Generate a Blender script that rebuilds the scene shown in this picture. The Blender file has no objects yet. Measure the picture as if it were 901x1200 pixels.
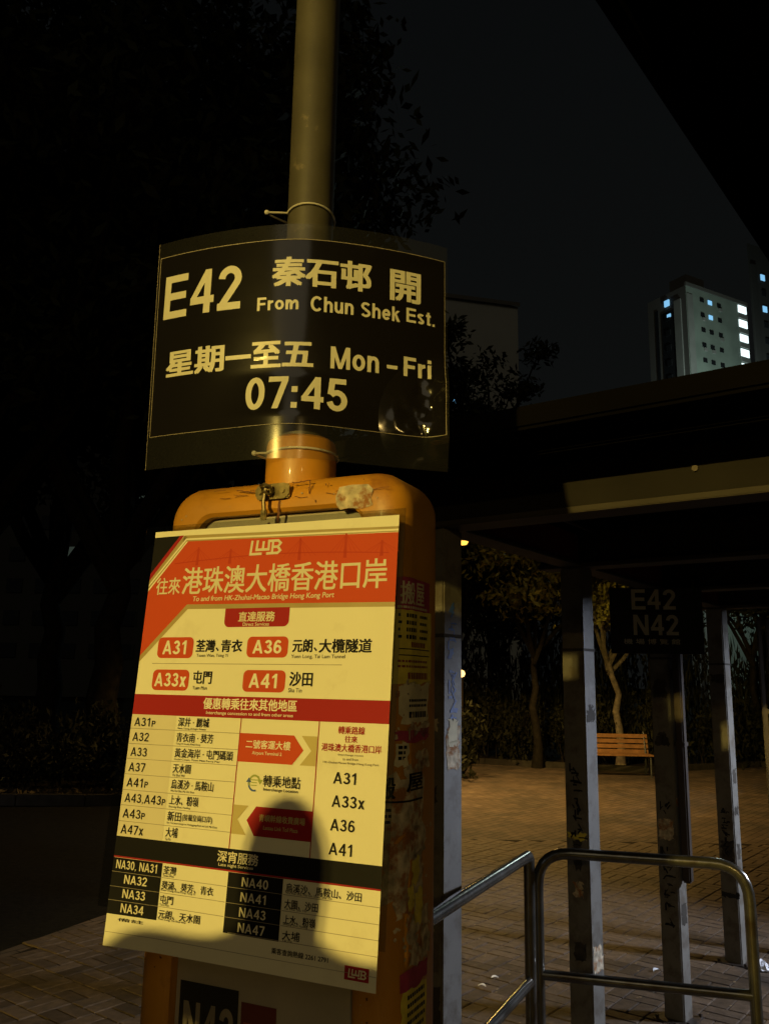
import bpy, bmesh, math, random
from mathutils import Vector, Matrix
import numpy as np
PI = math.pi
sc = bpy.context.scene
COL = sc.collection
R = math.radians
random.seed(7)

# ------------------------------------------------------------------ camera
HC = 1.7
cam = bpy.data.cameras.new('camera'); camo = bpy.data.objects.new('camera', cam); COL.objects.link(camo)
p, ro = math.atan(200/1000), R(1.0)
fw = Vector((0, math.cos(p), math.sin(p))); up = Vector((0, -math.sin(p), math.cos(p))); rt = Vector((1, 0, 0))
r2 = rt*math.cos(ro)+up*math.sin(ro); u2 = up*math.cos(ro)-rt*math.sin(ro)
M3 = Matrix((r2, u2, -fw)).transposed()
camo.matrix_world = Matrix.Translation((0, 0, HC)) @ M3.to_4x4()
cam.sensor_fit = 'VERTICAL'; cam.sensor_height = 24; cam.lens = 24*1000/1200
cam.clip_start = 0.02; cam.clip_end = 2000
sc.camera = camo

# ------------------------------------------------------------------ night sky
w = bpy.data.worlds.new('World'); sc.world = w; w.use_nodes = True
nt = w.node_tree; bg = nt.nodes['Background']
tc = nt.nodes.new('ShaderNodeTexCoord'); sx = nt.nodes.new('ShaderNodeSeparateXYZ'); nt.links.new(tc.outputs['Generated'], sx.inputs[0])
cr = nt.nodes.new('ShaderNodeValToRGB'); nt.links.new(sx.outputs['Z'], cr.inputs[0])
cr.color_ramp.elements[0].position = 0.0; cr.color_ramp.elements[0].color = (.0050, .0055, .0052, 1)
cr.color_ramp.elements[1].position = 0.9; cr.color_ramp.elements[1].color = (.0021, .0025, .0028, 1)
nt.links.new(cr.outputs[0], bg.inputs[0]); bg.inputs[1].default_value = 1.0

# ------------------------------------------------------------------ lights
def link(o, parent=None):
    COL.objects.link(o)
    if parent is not None: o.parent = parent
    return o
def aim(o, target):
    o.rotation_euler = (Vector(target)-o.location).to_track_quat('-Z', 'Y').to_euler()
# dim glow of the city sky: a very weak, very soft sun
su = bpy.data.lights.new('city_glow', 'SUN'); su.energy = 0.085; su.angle = R(30); su.color = (1, .84, .55)
so = link(bpy.data.objects.new('city_glow', su)); so.location = (-4, -20, 11); aim(so, (0, 0, 0))
LAMP_A = Vector((-11.2, -17.3, 6.1))
la = bpy.data.lights.new('street_lamp_light', 'SPOT'); la.energy = 23500; la.color = (1, .71, .155)
la.shadow_soft_size = .24; la.spot_size = R(20); la.spot_blend = .22
LAO = bpy.data.objects.new('street_lamp_light', la); LAO.location = LAMP_A
LAMP_B = Vector((1.12, 14.2, 4.1))
lb = bpy.data.lights.new('garden_lamp_light', 'SPOT'); lb.spot_size = R(155); lb.spot_blend = .35; lb.energy = 1300; lb.color = (1, .63, .19); lb.shadow_soft_size = .14
LBO = bpy.data.objects.new('garden_lamp_light', lb); LBO.location = LAMP_B+Vector((.19, -.03, -.16))
LAMP_D = Vector((3.2, -21.0, 6.6))
ld = bpy.data.lights.new('fill_lamp_light', 'POINT'); ld.energy = 1150; ld.color = (1, .66, .20); ld.shadow_soft_size = .2  # added weak lamp, fills the column side and the poster's shaded part
LDO = bpy.data.objects.new('fill_lamp_light', ld); LDO.location = LAMP_D
LAMP_C = Vector((6.2, 4.4, 2.7))
lc = bpy.data.lights.new('white_lamp_light', 'SPOT'); lc.spot_size = R(60); lc.spot_blend = .5; lc.energy = 1350; lc.color = (.74, .82, 1); lc.shadow_soft_size = .25
LCO = bpy.data.objects.new('white_lamp_light', lc); LCO.location = LAMP_C
sc.view_settings.view_transform = 'Standard'; sc.view_settings.look = 'None'
sc.view_settings.exposure = 0.0; sc.view_settings.gamma = 1.0

# ------------------------------------------------------------------ materials
MATS = {}
def mat(name, col, rough=.6, metal=0, noise=.15, nscale=8, bump=0, bscale=60, coat=0, emit=None, estr=0, col2=None, spec=.5,
        dirt=None, dscale=3, dth=(.5, .62), objrand=0, pos=False):
    m = bpy.data.materials.new(name); m.use_nodes = True; n = m.node_tree; b = n.nodes['Principled BSDF']; L = n.links
    b.inputs['Roughness'].default_value = rough; b.inputs['Metallic'].default_value = metal
    b.inputs['Coat Weight'].default_value = coat; b.inputs['Coat Roughness'].default_value = .08
    b.inputs['Specular IOR Level'].default_value = spec
    t = n.nodes.new('ShaderNodeTexCoord'); tsock = t.outputs['Object']
    if pos: tsock = n.nodes.new('ShaderNodeNewGeometry').outputs['Position']
    no = n.nodes.new('ShaderNodeTexNoise'); no.inputs['Scale'].default_value = nscale; no.inputs['Detail'].default_value = 6
    L.new(tsock, no.inputs['Vector'])
    mx = n.nodes.new('ShaderNodeMix'); mx.data_type = 'RGBA'
    c2 = col2 or tuple(max(0, c*(1-noise*2)) for c in col)
    c1 = tuple(min(1, c*(1+noise*.6)) for c in col)
    mx.inputs[6].default_value = (*c2, 1); mx.inputs[7].default_value = (*c1, 1)
    mr = n.nodes.new('ShaderNodeMapRange'); mr.inputs[1].default_value = .3; mr.inputs[2].default_value = .7
    L.new(no.outputs[0], mr.inputs[0]); L.new(mr.outputs[0], mx.inputs[0])
    out = mx.outputs[2]
    if dirt:
        n2 = n.nodes.new('ShaderNodeTexNoise'); n2.inputs['Scale'].default_value = dscale; n2.inputs['Detail'].default_value = 9; n2.inputs['Roughness'].default_value = .65
        L.new(tsock, n2.inputs['Vector'])
        m2 = n.nodes.new('ShaderNodeMapRange'); m2.inputs[1].default_value = dth[0]; m2.inputs[2].default_value = dth[1]; L.new(n2.outputs[0], m2.inputs[0])
        x2 = n.nodes.new('ShaderNodeMix'); x2.data_type = 'RGBA'; L.new(m2.outputs[0], x2.inputs[0]); L.new(out, x2.inputs[6]); x2.inputs[7].default_value = (*dirt, 1); out = x2.outputs[2]
    if objrand:
        oi = n.nodes.new('ShaderNodeObjectInfo'); hs = n.nodes.new('ShaderNodeHueSaturation')
        m3 = n.nodes.new('ShaderNodeMapRange'); m3.inputs[3].default_value = 1-objrand; m3.inputs[4].default_value = 1+objrand
        L.new(oi.outputs['Random'], m3.inputs[0]); L.new(m3.outputs[0], hs.inputs['Value']); L.new(out, hs.inputs['Color']); out = hs.outputs[0]
    L.new(out, b.inputs['Base Color'])
    if bump:
        nb = n.nodes.new('ShaderNodeTexNoise'); nb.inputs['Scale'].default_value = bscale; nb.inputs['Detail'].default_value = 5
        L.new(tsock, nb.inputs['Vector'])
        bp = n.nodes.new('ShaderNodeBump'); bp.inputs['Strength'].default_value = bump; bp.inputs['Distance'].default_value = .01
        L.new(nb.outputs[0], bp.inputs['Height']); L.new(bp.outputs[0], b.inputs['Normal'])
    if emit:
        b.inputs['Emission Color'].default_value = (*emit, 1); b.inputs['Emission Strength'].default_value = estr
    m.node_tree.nodes.update() if False else None
    MATS[name] = m
    return m

mat('orange_paint', (.55, .25, .02), .45, noise=.16, nscale=4, bump=.12, bscale=22, coat=.1, dirt=(.22, .07, .015), dscale=6, dth=(.58, .78))
mat('pole_grey', (.075, .067, .045), .5, noise=.12, nscale=10, bump=.05, dirt=(.22, .18, .12), dscale=12, dth=(.6, .7))
mat('panel_white', (.38, .34, .27), .45, noise=.08, nscale=4, dirt=(.4, .36, .28), dscale=5, dth=(.5, .8))
mat('poster_paper', (.80, .78, .60), .55, spec=.12, noise=.02, nscale=3, dirt=(.66, .62, .46), dscale=7, dth=(.56, .80), bump=.04, bscale=4)
mat('poster_cream', (.70, .66, .50), .42, spec=.12, noise=.02, nscale=2)
mat('poster_tan', (.52, .44, .20), .42, spec=.12, noise=.02, nscale=2)
mat('poster_gold', (.42, .33, .14), .38, noise=.1, nscale=6)
mat('poster_orange', (.55, .075, .025), .6, spec=.12, noise=.03, nscale=3)
mat('poster_red', (.34, .020, .024), .6, spec=.12, noise=.03, nscale=3)
mat('poster_shade', (.46, .05, .02), .6, spec=.12, noise=.03, nscale=3)
mat('poster_black', (.010, .010, .011), .6, spec=.12, noise=.1, nscale=3)
mat('ink', (.015, .014, .016), .5, spec=.12)
mat('ink_brown', (.30, .07, .04), .5)
mat('ink_grey', (.30, .26, .20), .5)
mat('print_white', (.80, .78, .66), .42, spec=.12, noise=.02)
mat('icon_green', (.35, .42, .10), .5); mat('icon_blue', (.05, .12, .42), .5)
mat('sign_white', (.66, .64, .50), .35, noise=.03, coat=.5)
mat('sign_red', (.12, .022, .015), .5)
mat('zip_tie', (.62, .60, .52), .35)
mat('brass_lock', (.45, .36, .17), .32, metal=.9, noise=.3, nscale=40)
mat('rust', (.16, .06, .02), .8)
mat('steel_rail', (.24, .235, .21), .22, metal=.85, noise=.22, nscale=14, bump=.08, bscale=30, dirt=(.14, .11, .08), dscale=9, dth=(.5, .66))
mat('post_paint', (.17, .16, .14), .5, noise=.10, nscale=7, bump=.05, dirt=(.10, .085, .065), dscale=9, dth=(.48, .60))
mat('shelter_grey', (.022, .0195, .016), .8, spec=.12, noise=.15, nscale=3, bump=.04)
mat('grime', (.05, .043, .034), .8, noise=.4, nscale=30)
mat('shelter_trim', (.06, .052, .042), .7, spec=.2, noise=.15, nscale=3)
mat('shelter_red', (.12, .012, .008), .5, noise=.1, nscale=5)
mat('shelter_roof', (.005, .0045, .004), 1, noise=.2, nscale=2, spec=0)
mat('dark_metal', (.06, .045, .035), .45, metal=.3)
mat('board_dark', (.012, .012, .011), .5, noise=.1)
mat('brick_paver', (.105, .076, .053), .75, noise=.18, nscale=22, bump=.35, bscale=90, objrand=.34, dirt=(.05, .038, .028), dscale=2.3, dth=(.5, .68), spec=.12, pos=True)
mat('joint_sand', (.025, .019, .013), .95, spec=.05, noise=.2, nscale=30)
mat('ground_shade_tint', (.012, .011, .009), .95, spec=.05, noise=.25, nscale=20, bump=.3)  # near-black tone standing for plaza ground in shade
mat('soil', (.018, .014, .01), .95, spec=.05, noise=.4, nscale=12, bump=.5, bscale=20)
mat('kerb_stone', (.035, .03, .024), .9, spec=.1, noise=.2, nscale=6, bump=.2)
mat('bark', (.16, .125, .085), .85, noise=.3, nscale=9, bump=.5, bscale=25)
mat('bark_shade_tint', (.014, .011, .008), .9, spec=.1, noise=.3, nscale=9, bump=.5, bscale=25)  # darkened copy of the bark, shade put into the colour
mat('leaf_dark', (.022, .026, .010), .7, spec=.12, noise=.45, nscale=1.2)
mat('leaf_lamp_tint', (.34, .30, .05), .55, noise=.4, nscale=1.5)  # lamplight painted into the leaf colour
mat('leaf_shade_tint', (.014, .014, .005), .7, spec=.12, noise=.4, nscale=1.5)  # darkened leaf copy, shade painted in for foliage out of the lamplight
mat('wood_slat', (.24, .11, .035), .5, noise=.2, nscale=8, bump=.1)
mat('bench_iron', (.03, .03, .03), .5)
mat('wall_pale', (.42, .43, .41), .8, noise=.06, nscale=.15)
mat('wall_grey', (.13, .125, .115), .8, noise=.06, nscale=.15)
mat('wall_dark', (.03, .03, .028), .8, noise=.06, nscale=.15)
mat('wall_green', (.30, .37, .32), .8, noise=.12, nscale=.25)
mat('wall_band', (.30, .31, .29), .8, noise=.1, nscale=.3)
mat('window_dark', (.02, .022, .025), .2)
mat('lit_white', (.8, .8, .8), .5, emit=(.80, .96, 1), estr=1.6)
mat('lit_blue', (.3, .5, .6), .5, emit=(.25, .62, 1), estr=.85)
mat('lit_dim', (.3, .4, .4), .5, emit=(.30, .42, .36), estr=.055)
mat('lit_warm', (.6, .5, .3), .5, emit=(1, .58, .18), estr=3.0)
mat('lamp_glow', (.8, .6, .3), .5, emit=(1, .50, .07), estr=2.2)
mat('lamp_glow_white', (.8, .8, .8), .5, emit=(.7, .8, 1), estr=6)
mat('flyer_cream', (.72, .66, .45), .7, noise=.12, nscale=30); mat('flyer_yellow', (.78, .66, .08), .7, noise=.12, nscale=30)
mat('flyer_magenta', (.42, .05, .12), .7, noise=.15, nscale=30); mat('flyer_torn', (.62, .53, .38), .85, noise=.3, nscale=40, bump=.3, dirt=(.30, .13, .04), dscale=25, dth=(.5, .6))
mat('bed_leaves', (.06, .045, .025), .9, spec=.1)
mat('tissue', (.8, .8, .82), .8, noise=.03); mat('leaf_litter', (.22, .16, .08), .8)
mat('cloth_dark', (.03, .032, .04), .85, noise=.2, nscale=20); mat('skin', (.50, .30, .20), .55, noise=.06); mat('hair', (.015, .012, .01), .6)
mat('phone_body', (.02, .02, .022), .25)

# black laminated print: gloss over black, wavy film, strong crumple at the lower right corner
def film_normal(n, b, base_strength):
    t = n.nodes.new('ShaderNodeTexCoord'); L = n.links
    mp = n.nodes.new('ShaderNodeMapping'); mp.inputs['Scale'].default_value = (1.0, 1.0, 2.2); L.new(t.outputs['Object'], mp.inputs[0])
    a = n.nodes.new('ShaderNodeTexNoise'); a.inputs['Scale'].default_value = 3.5; a.inputs['Detail'].default_value = 1.5; L.new(mp.outputs[0], a.inputs['Vector'])
    c = n.nodes.new('ShaderNodeTexNoise'); c.inputs['Scale'].default_value = 9.5; c.inputs['Detail'].default_value = 2; L.new(t.outputs['Object'], c.inputs['Vector'])
    vd = n.nodes.new('ShaderNodeVectorMath'); vd.operation = 'DISTANCE'; vd.inputs[1].default_value = (.34, .09, .115); L.new(t.outputs['Object'], vd.inputs[0])
    mr = n.nodes.new('ShaderNodeMapRange'); mr.inputs[1].default_value = .16; mr.inputs[2].default_value = .05; mr.inputs[3].default_value = 0; mr.inputs[4].default_value = 1; L.new(vd.outputs['Value'], mr.inputs[0])
    mu = n.nodes.new('ShaderNodeMath'); mu.operation = 'MULTIPLY'; L.new(c.outputs[0], mu.inputs[0]); L.new(mr.outputs[0], mu.inputs[1])
    m2 = n.nodes.new('ShaderNodeMath'); m2.operation = 'MULTIPLY'; L.new(a.outputs[0], m2.inputs[0]); m2.inputs[1].default_value = base_strength
    ad = n.nodes.new('ShaderNodeMath'); L.new(mu.outputs[0], ad.inputs[0]); L.new(m2.outputs[0], ad.inputs[1])
    bp = n.nodes.new('ShaderNodeBump'); bp.inputs['Distance'].default_value = .055; bp.inputs['Strength'].default_value = 1; L.new(ad.outputs[0], bp.inputs['Height'])
    return bp
m = bpy.data.materials.new('laminated_black'); m.use_nodes = True; n = m.node_tree; b = n.nodes['Principled BSDF']
b.inputs['Base Color'].default_value = (.008, .007, .0065, 1); b.inputs['Roughness'].default_value = .135; b.inputs['Specular IOR Level'].default_value = .7
n.links.new(film_normal(n, b, .022).outputs[0], b.inputs['Normal']); MATS['laminated_black'] = m
m = bpy.data.materials.new('clear_film'); m.use_nodes = True; n = m.node_tree; n.nodes.remove(n.nodes['Principled BSDF'])
tr = n.nodes.new('ShaderNodeBsdfTransparent'); gl = n.nodes.new('ShaderNodeBsdfGlossy'); df = n.nodes.new('ShaderNodeBsdfDiffuse')
tr.inputs[0].default_value = (.86, .86, .84, 1); gl.inputs['Roughness'].default_value = .16; df.inputs[0].default_value = (.5, .5, .45, 1)
bpn = film_normal(n, None, .03); n.links.new(bpn.outputs[0], gl.inputs['Normal'])
m1 = n.nodes.new('ShaderNodeMixShader'); m2 = n.nodes.new('ShaderNodeMixShader'); m1.inputs[0].default_value = .05; m2.inputs[0].default_value = .018
n.links.new(tr.outputs[0], m1.inputs[1]); n.links.new(gl.outputs[0], m1.inputs[2]); n.links.new(m1.outputs[0], m2.inputs[1]); n.links.new(df.outputs[0], m2.inputs[2])
n.links.new(m2.outputs[0], n.nodes['Material Output'].inputs[0]); MATS['clear_film'] = m
m = bpy.data.materials.new('clear_acrylic'); m.use_nodes = True; n = m.node_tree; n.nodes.remove(n.nodes['Principled BSDF'])
tr = n.nodes.new('ShaderNodeBsdfTransparent'); gl = n.nodes.new('ShaderNodeBsdfGlossy'); mm = n.nodes.new('ShaderNodeMixShader'); mm.inputs[0].default_value = .05
tr.inputs[0].default_value = (.8, .82, .8, 1); gl.inputs['Roughness'].default_value = .12
n.links.new(tr.outputs[0], mm.inputs[1]); n.links.new(gl.outputs[0], mm.inputs[2]); n.links.new(mm.outputs[0], n.nodes['Material Output'].inputs[0]); MATS['clear_acrylic'] = m

# far paving: the same basket weave as drawn by the material (pieces are geometry near the camera)
D2 = Vector((.616, .788)).normalized(); E2 = Vector((D2.y, -D2.x))
m = mat('paving_far', (.15, .108, .078), .85, spec=.15, noise=.16, nscale=3, bump=.2, bscale=60, dirt=(.085, .066, .05), dscale=1.1, dth=(.44, .60))  # base lighter than the near pavers, imitating lamplight on the far plaza
n = m.node_tree; b = n.nodes['Principled BSDF']; L = n.links
src = b.inputs['Base Color'].links[0].from_socket
t = n.nodes.new('ShaderNodeTexCoord'); mp = n.nodes.new('ShaderNodeMapping'); mp.inputs['Rotation'].default_value = (0, 0, -math.atan2(D2.y, D2.x)); L.new(t.outputs['Object'], mp.inputs[0])
bk = n.nodes.new('ShaderNodeTexBrick'); bk.inputs['Scale'].default_value = 1; bk.inputs['Brick Width'].default_value = .2; bk.inputs['Row Height'].default_value = .1
bk.inputs['Mortar Size'].default_value = .006; bk.inputs['Color1'].default_value = (1, 1, 1, 1); bk.inputs['Color2'].default_value = (.7, .7, .7, 1); bk.inputs['Mortar'].default_value = (.3, .3, .3, 1)
L.new(mp.outputs[0], bk.inputs['Vector'])
mx = n.nodes.new('ShaderNodeMix'); mx.data_type = 'RGBA'; mx.blend_type = 'MULTIPLY'; mx.inputs[0].default_value = 1; L.new(src, mx.inputs[6]); L.new(bk.outputs[0], mx.inputs[7]); L.new(mx.outputs[2], b.inputs['Base Color'])

# ------------------------------------------------------------------ mesh helpers
class G:
    def __init__(s): s.v = []; s.f = []; s.mi = []; s.cur = 0
    def add(s, vs, fs):
        o = len(s.v); s.v += [tuple(v) for v in vs]; s.f += [tuple(i+o for i in f) for f in fs]; s.mi += [s.cur]*len(fs)
    def box(s, c, sz, rot=None, bev=0):
        bm = bmesh.new(); bmesh.ops.create_cube(bm, size=1)
        for v in bm.verts: v.co = Vector((v.co.x*sz[0], v.co.y*sz[1], v.co.z*sz[2]))
        if bev: bmesh.ops.bevel(bm, geom=bm.edges[:], offset=bev, segments=2, affect='EDGES', clamp_overlap=True)
        mt = Matrix.Translation(c)
        if rot is not None: mt = mt @ rot
        bm.transform(mt); bm.verts.index_update()
        s.add([v.co for v in bm.verts], [[v.index for v in f.verts] for f in bm.faces]); bm.free()
    def tube(s, pts, rad, n=12, cap=True, closed=False):
        pts = [Vector(p) for p in pts]; N = len(pts)
        rads = rad if isinstance(rad, (list, tuple)) else [rad]*N
        ref = None; vs = []; fs = []
        for i, p_ in enumerate(pts):
            if closed: t_ = (pts[(i+1) % N]-pts[i-1]).normalized()
            else: t_ = (pts[min(i+1, N-1)]-pts[max(i-1, 0)]).normalized()
            if ref is None: ref = t_.orthogonal().normalized()
            ref = (ref-t_*ref.dot(t_)).normalized(); bn = t_.cross(ref)
            for k in range(n):
                a = 2*PI*k/n; vs.append(p_+(ref*math.cos(a)+bn*math.sin(a))*rads[i])
        M = N if closed else N-1
        for i in range(M):
            j = (i+1) % N
            for k in range(n):
                fs.append((i*n+k, i*n+(k+1) % n, j*n+(k+1) % n, j*n+k))
        if cap and not closed: fs.append(tuple(range(n))[::-1]); fs.append(tuple((N-1)*n+k for k in range(n)))
        s.add(vs, fs)
    def lathe(s, prof, c=(0, 0, 0), n=24):
        vs = []; fs = []
        for r_, z_ in prof:
            for k in range(n): a = 2*PI*k/n; vs.append((c[0]+r_*math.cos(a), c[1]+r_*math.sin(a), c[2]+z_))
        for i in range(len(prof)-1):
            for k in range(n): fs.append((i*n+k, i*n+(k+1) % n, (i+1)*n+(k+1) % n, (i+1)*n+k))
        fs.append(tuple(range(n))[::-1]); fs.append(tuple((len(prof)-1)*n+k for k in range(n)))
        s.add(vs, fs)
    def mesh(s, name, mats, smooth=False):
        me = bpy.data.meshes.new(name); me.from_pydata(s.v, [], s.f)
        for m_ in ([mats] if isinstance(mats, str) else mats): me.materials.append(MATS[m_])
        if not isinstance(mats, str): me.polygons.foreach_set('material_index', s.mi)
        me.update()
        if smooth:
            me.polygons.foreach_set('use_smooth', [True]*len(me.polygons))
            try: me.set_sharp_from_angle(angle=R(40))
            except Exception: pass
        return me
    def build(s, name, mats, parent=None, smooth=False):
        return link(bpy.data.objects.new(name, s.mesh(name, mats, smooth)), parent)
def box(name, c, sz, m_, parent=None, rz=0, bev=0, smooth=False):
    g = G(); g.box(c, sz, Matrix.Rotation(rz, 4, 'Z') if rz else None, bev); return g.build(name, m_, parent, smooth)
def tag(o, label=None, cat=None, group=None, kind=None):
    for k, v in (('label', label), ('category', cat), ('group', group), ('kind', kind)):
        if v: o[k] = v
    return o
def empty(name, loc, rz=0, label=None, cat=None, group=None):
    o = bpy.data.objects.new(name, None); link(o); o.location = loc; o.rotation_euler = (0, 0, rz); o.empty_display_size = .1
    return tag(o, label, cat, group)

# ------------------------------------------------------------------ lettering
def arc(cx, cy, rx, ry, a0, a1, n=12):
    return [(cx+rx*math.cos(R(a0+(a1-a0)*i/n)), cy+ry*math.sin(R(a0+(a1-a0)*i/n))) for i in range(n+1)]
def glyph(ch, t):
    h = t/2; T_ = 1-h; B = h; xh = .74; X = xh-h
    S = []; P_ = []
    def st(*a): S.append(list(a))
    if ch == 'E': w_ = .62; st((h, 0), (h, 1)); st((h, T_), (w_, T_)); st((h, .51), (w_-.03, .51)); st((h, B), (w_+.01, B))
    elif ch == 'F': w_ = .58; st((h, 0), (h, 1)); st((h, T_), (w_, T_)); st((h, .5), (w_-.05, .5))
    elif ch == 'L': w_ = .56; st((h, 0), (h, 1)); st((h, B), (w_, B))
    elif ch == 'N': w_ = .70; st((h, 0), (h, 1)); st((w_-h, 0), (w_-h, 1)); P_.append([(0, 1), (t*1.12, 1), (w_, 0), (w_-t*1.12, 0)])
    elif ch == 'M': w_ = .84; st((h, 0), (h, 1)); st((w_-h, 0), (w_-h, 1)); P_.append([(0, 1), (t*1.15, 1), (w_/2+h*.9, 0), (w_/2-h*.9, 0)]); P_.append([(w_-t*1.15, 1), (w_, 1), (w_/2+h*.9, 0), (w_/2-h*.9, 0)])
    elif ch == 'A': w_ = .74; P_.append([(0, 0), (t*1.02, 0), (w_/2+h, 1), (w_/2-h, 1)]); P_.append([(w_-t*1.02, 0), (w_, 0), (w_/2+h, 1), (w_/2-h, 1)]); st((.18, .30), (w_-.18, .30))
    elif ch == 'P': w_ = .62; st((h, 0), (h, 1)); st((h, T_), (.30, T_), *arc(.34, .70, w_-.34-h, .30-h, 90, -90, 10), (h, .40+h))
    elif ch == 'W': w_ = .95; st((h, 1), (h, h), (w_/2, h), (w_/2, .9)); st((w_/2, h), (w_-h, h), (w_-h, 1))
    elif ch == 'B': w_ = .62; st((h, 0), (h, 1)); st((h, T_), (.34, T_), *arc(.36, .74, .2-h+.03, .26-h, 90, -90, 8), (h, .5)); st((.3, .5), *arc(.37, .27, w_-.37-h, .27-h, 90, -90, 8), (h, B))
    elif ch == 'C': w_ = .68; st(*arc(.36, .5, .36-h, .5-h, 42, 318, 20))
    elif ch == 'S': w_ = .62; st(*(arc(.31, .735, .29-h, .265-h, 25, 250, 12)+arc(.31, .265, .30-h, .27-h, 75, -160, 12)))
    elif ch == '0': w_ = .56; a = arc(.28, .5, .28-h, .5-h, 90, 450, 24); S.append(a)
    elif ch == '1': w_ = .50; st((.30, 0), (.30, 1)); P_.append([(.30+h, 1), (.30-h*.3, 1), (.05, .80), (.05, .66), (.30, .80)])
    elif ch == '2': w_ = .56; st(*arc(.28, .71, .28-h, .29-h, 178, -28, 14), (.13, .14), (.11, h)); st((.0, h), (w_, h))
    elif ch == '3': w_ = .56; st(*arc(.27, .735, .25-h, .265-h, 168, -72, 12)); st((.2, .52), (.28, .52)); st(*arc(.27, .275, .29-h, .275-h, 82, -170, 14))
    elif ch == '4': w_ = .60; st((.43, 0), (.43, 1)); P_.append([(0, .24), (0, .36), (.36, 1), (.43, 1), (.43, .84), (.15, .36)]); st((0, .24+h*.8), (w_, .24+h*.8))
    elif ch == '5': w_ = .56; st((w_-.04, T_), (.13, T_), (.09, .50)); st(*arc(.27, .325, .29-h, .325-h, 142, -168, 16))
    elif ch == '6': w_ = .57; S.append(arc(.285, .32, .285-h, .32-h, 90, 450, 20)); st(*arc(.31, .42, .31-h, .58-h, 185, 48, 12))
    elif ch == '7': w_ = .55; st((0, T_), (w_-.0, T_)); P_.append([(w_, 1-t*.4), (w_-t*1.1, 1-t), (.12, 0), (.12+t*1.05, 0), (w_, .86)])
    elif ch == '9': w_ = .57; S.append(arc(.285, .68, .285-h, .32-h, 90, 450, 20)); st(*arc(.26, .58, .31-h, .58-h, 5, -132, 12))
    elif ch == 'x': w_ = .54; P_.append([(0, 0), (t*1.15, 0), (w_, xh), (w_-t*1.15, xh)]); P_.append([(w_-t*1.15, 0), (w_, 0), (t*1.15, xh), (0, xh)])
    elif ch == 'o': w_ = .56; S.append(arc(.28, xh/2, .28-h, xh/2-h, 90, 450, 20))
    elif ch == 'e': w_ = .54; st(*arc(.27, xh/2, .27-h, xh/2-h, 0, 322, 18)); st((h, xh/2), (w_-h*.5, xh/2))
    elif ch == 'n': w_ = .52; st((h, 0), (h, xh)); st((h, .42), *arc(.27, .44, .25-h, X-.44, 150, 0, 10), (w_-h, 0))
    elif ch == 'm': w_ = .80; st((h, 0), (h, xh)); st((h, .42), *arc(.24, .44, .2-h, X-.44, 150, 0, 8), (.44-h, 0)); st((.44-h, .42), *arc(.59, .44, .21-h, X-.44, 150, 0, 8), (w_-h, 0))
    elif ch == 'h': w_ = .52; st((h, 0), (h, 1)); st((h, .42), *arc(.27, .44, .25-h, X-.44, 150, 0, 10), (w_-h, 0))
    elif ch == 'u': w_ = .52; st((w_-h, 0), (w_-h, xh)); st((w_-h, .32), *arc(.25, .30, .25-h, .30-h, -30, -180, 10), (h, xh))
    elif ch == 'r': w_ = .36; st((h, 0), (h, xh)); st((h, .40), *arc(.34, .40, .34-h, X-.40, 165, 88, 6))
    elif ch == 'i': w_ = .17; st((h, 0), (h, xh)); st((h, 1-t), (h, 1))
    elif ch == 'k': w_ = .52; st((h, 0), (h, 1)); P_.append([(h, .26), (h, .44), (w_-t*1.3, xh), (w_-.02, xh)]); P_.append([(w_, 0), (w_-t*1.3, 0), (.18, .42), (.30, .50)])
    elif ch == 's': w_ = .48; st(*(arc(.24, xh-.19, .23-h, .19-h, 25, 245, 10)+arc(.24, .19, .23-h, .19-h, 70, -160, 10)))
    elif ch == 't': w_ = .34; st((.17, .92), (.17, h*1.2), (.33, h)); st((0, xh-h*.8), (.33, xh-h*.8))
    elif ch == '-': w_ = .36; st((0, .36), (.34, .36))
    elif ch == ':': w_ = .18; st((h, 0), (h, t*1.1)); st((h, .5), (h, .5+t*1.1))
    elif ch == '.': w_ = .18; st((h, 0), (h, t))
    elif ch == ',': w_ = .18; P_.append([(.02, t), (.02+t, t), (.02+t, 0), (.02, -.15), (.08, 0)])
    else: w_ = .32
    return w_, S, P_
def stroke(pts, t):
    # a ribbon along the polyline with mitred joints
    closed = len(pts) > 3 and (Vector(pts[0])-Vector(pts[-1])).length < 1e-6
    if closed: pts = pts[:-1]
    N = len(pts); L_ = []; R_ = []
    V = [Vector(q) for q in pts]
    for i in range(N):
        a = V[i]-V[i-1] if (i > 0 or closed) else None
        c = V[(i+1) % N]-V[i] if (i < N-1 or closed) else None
        if a is None: a = c
        if c is None: c = a
        a = a.normalized(); c = c.normalized(); na = Vector((-a.y, a.x)); nc = Vector((-c.y, c.x))
        nn = (na+nc)
        if nn.length < .2: nn = na
        nn.normalize(); k = t/2/max(.45, nn.dot(na))
        L_.append(V[i]+nn*k); R_.append(V[i]-nn*k)
    fs = []
    for i in range(N if closed else N-1):
        j = (i+1) % N; fs.append((i, j, N+j, N+i))
    return L_+R_, fs
def put(g, vs, fs, fn, lay):
    g.add([fn(v[0], v[1], lay) for v in vs], fs)
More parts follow.
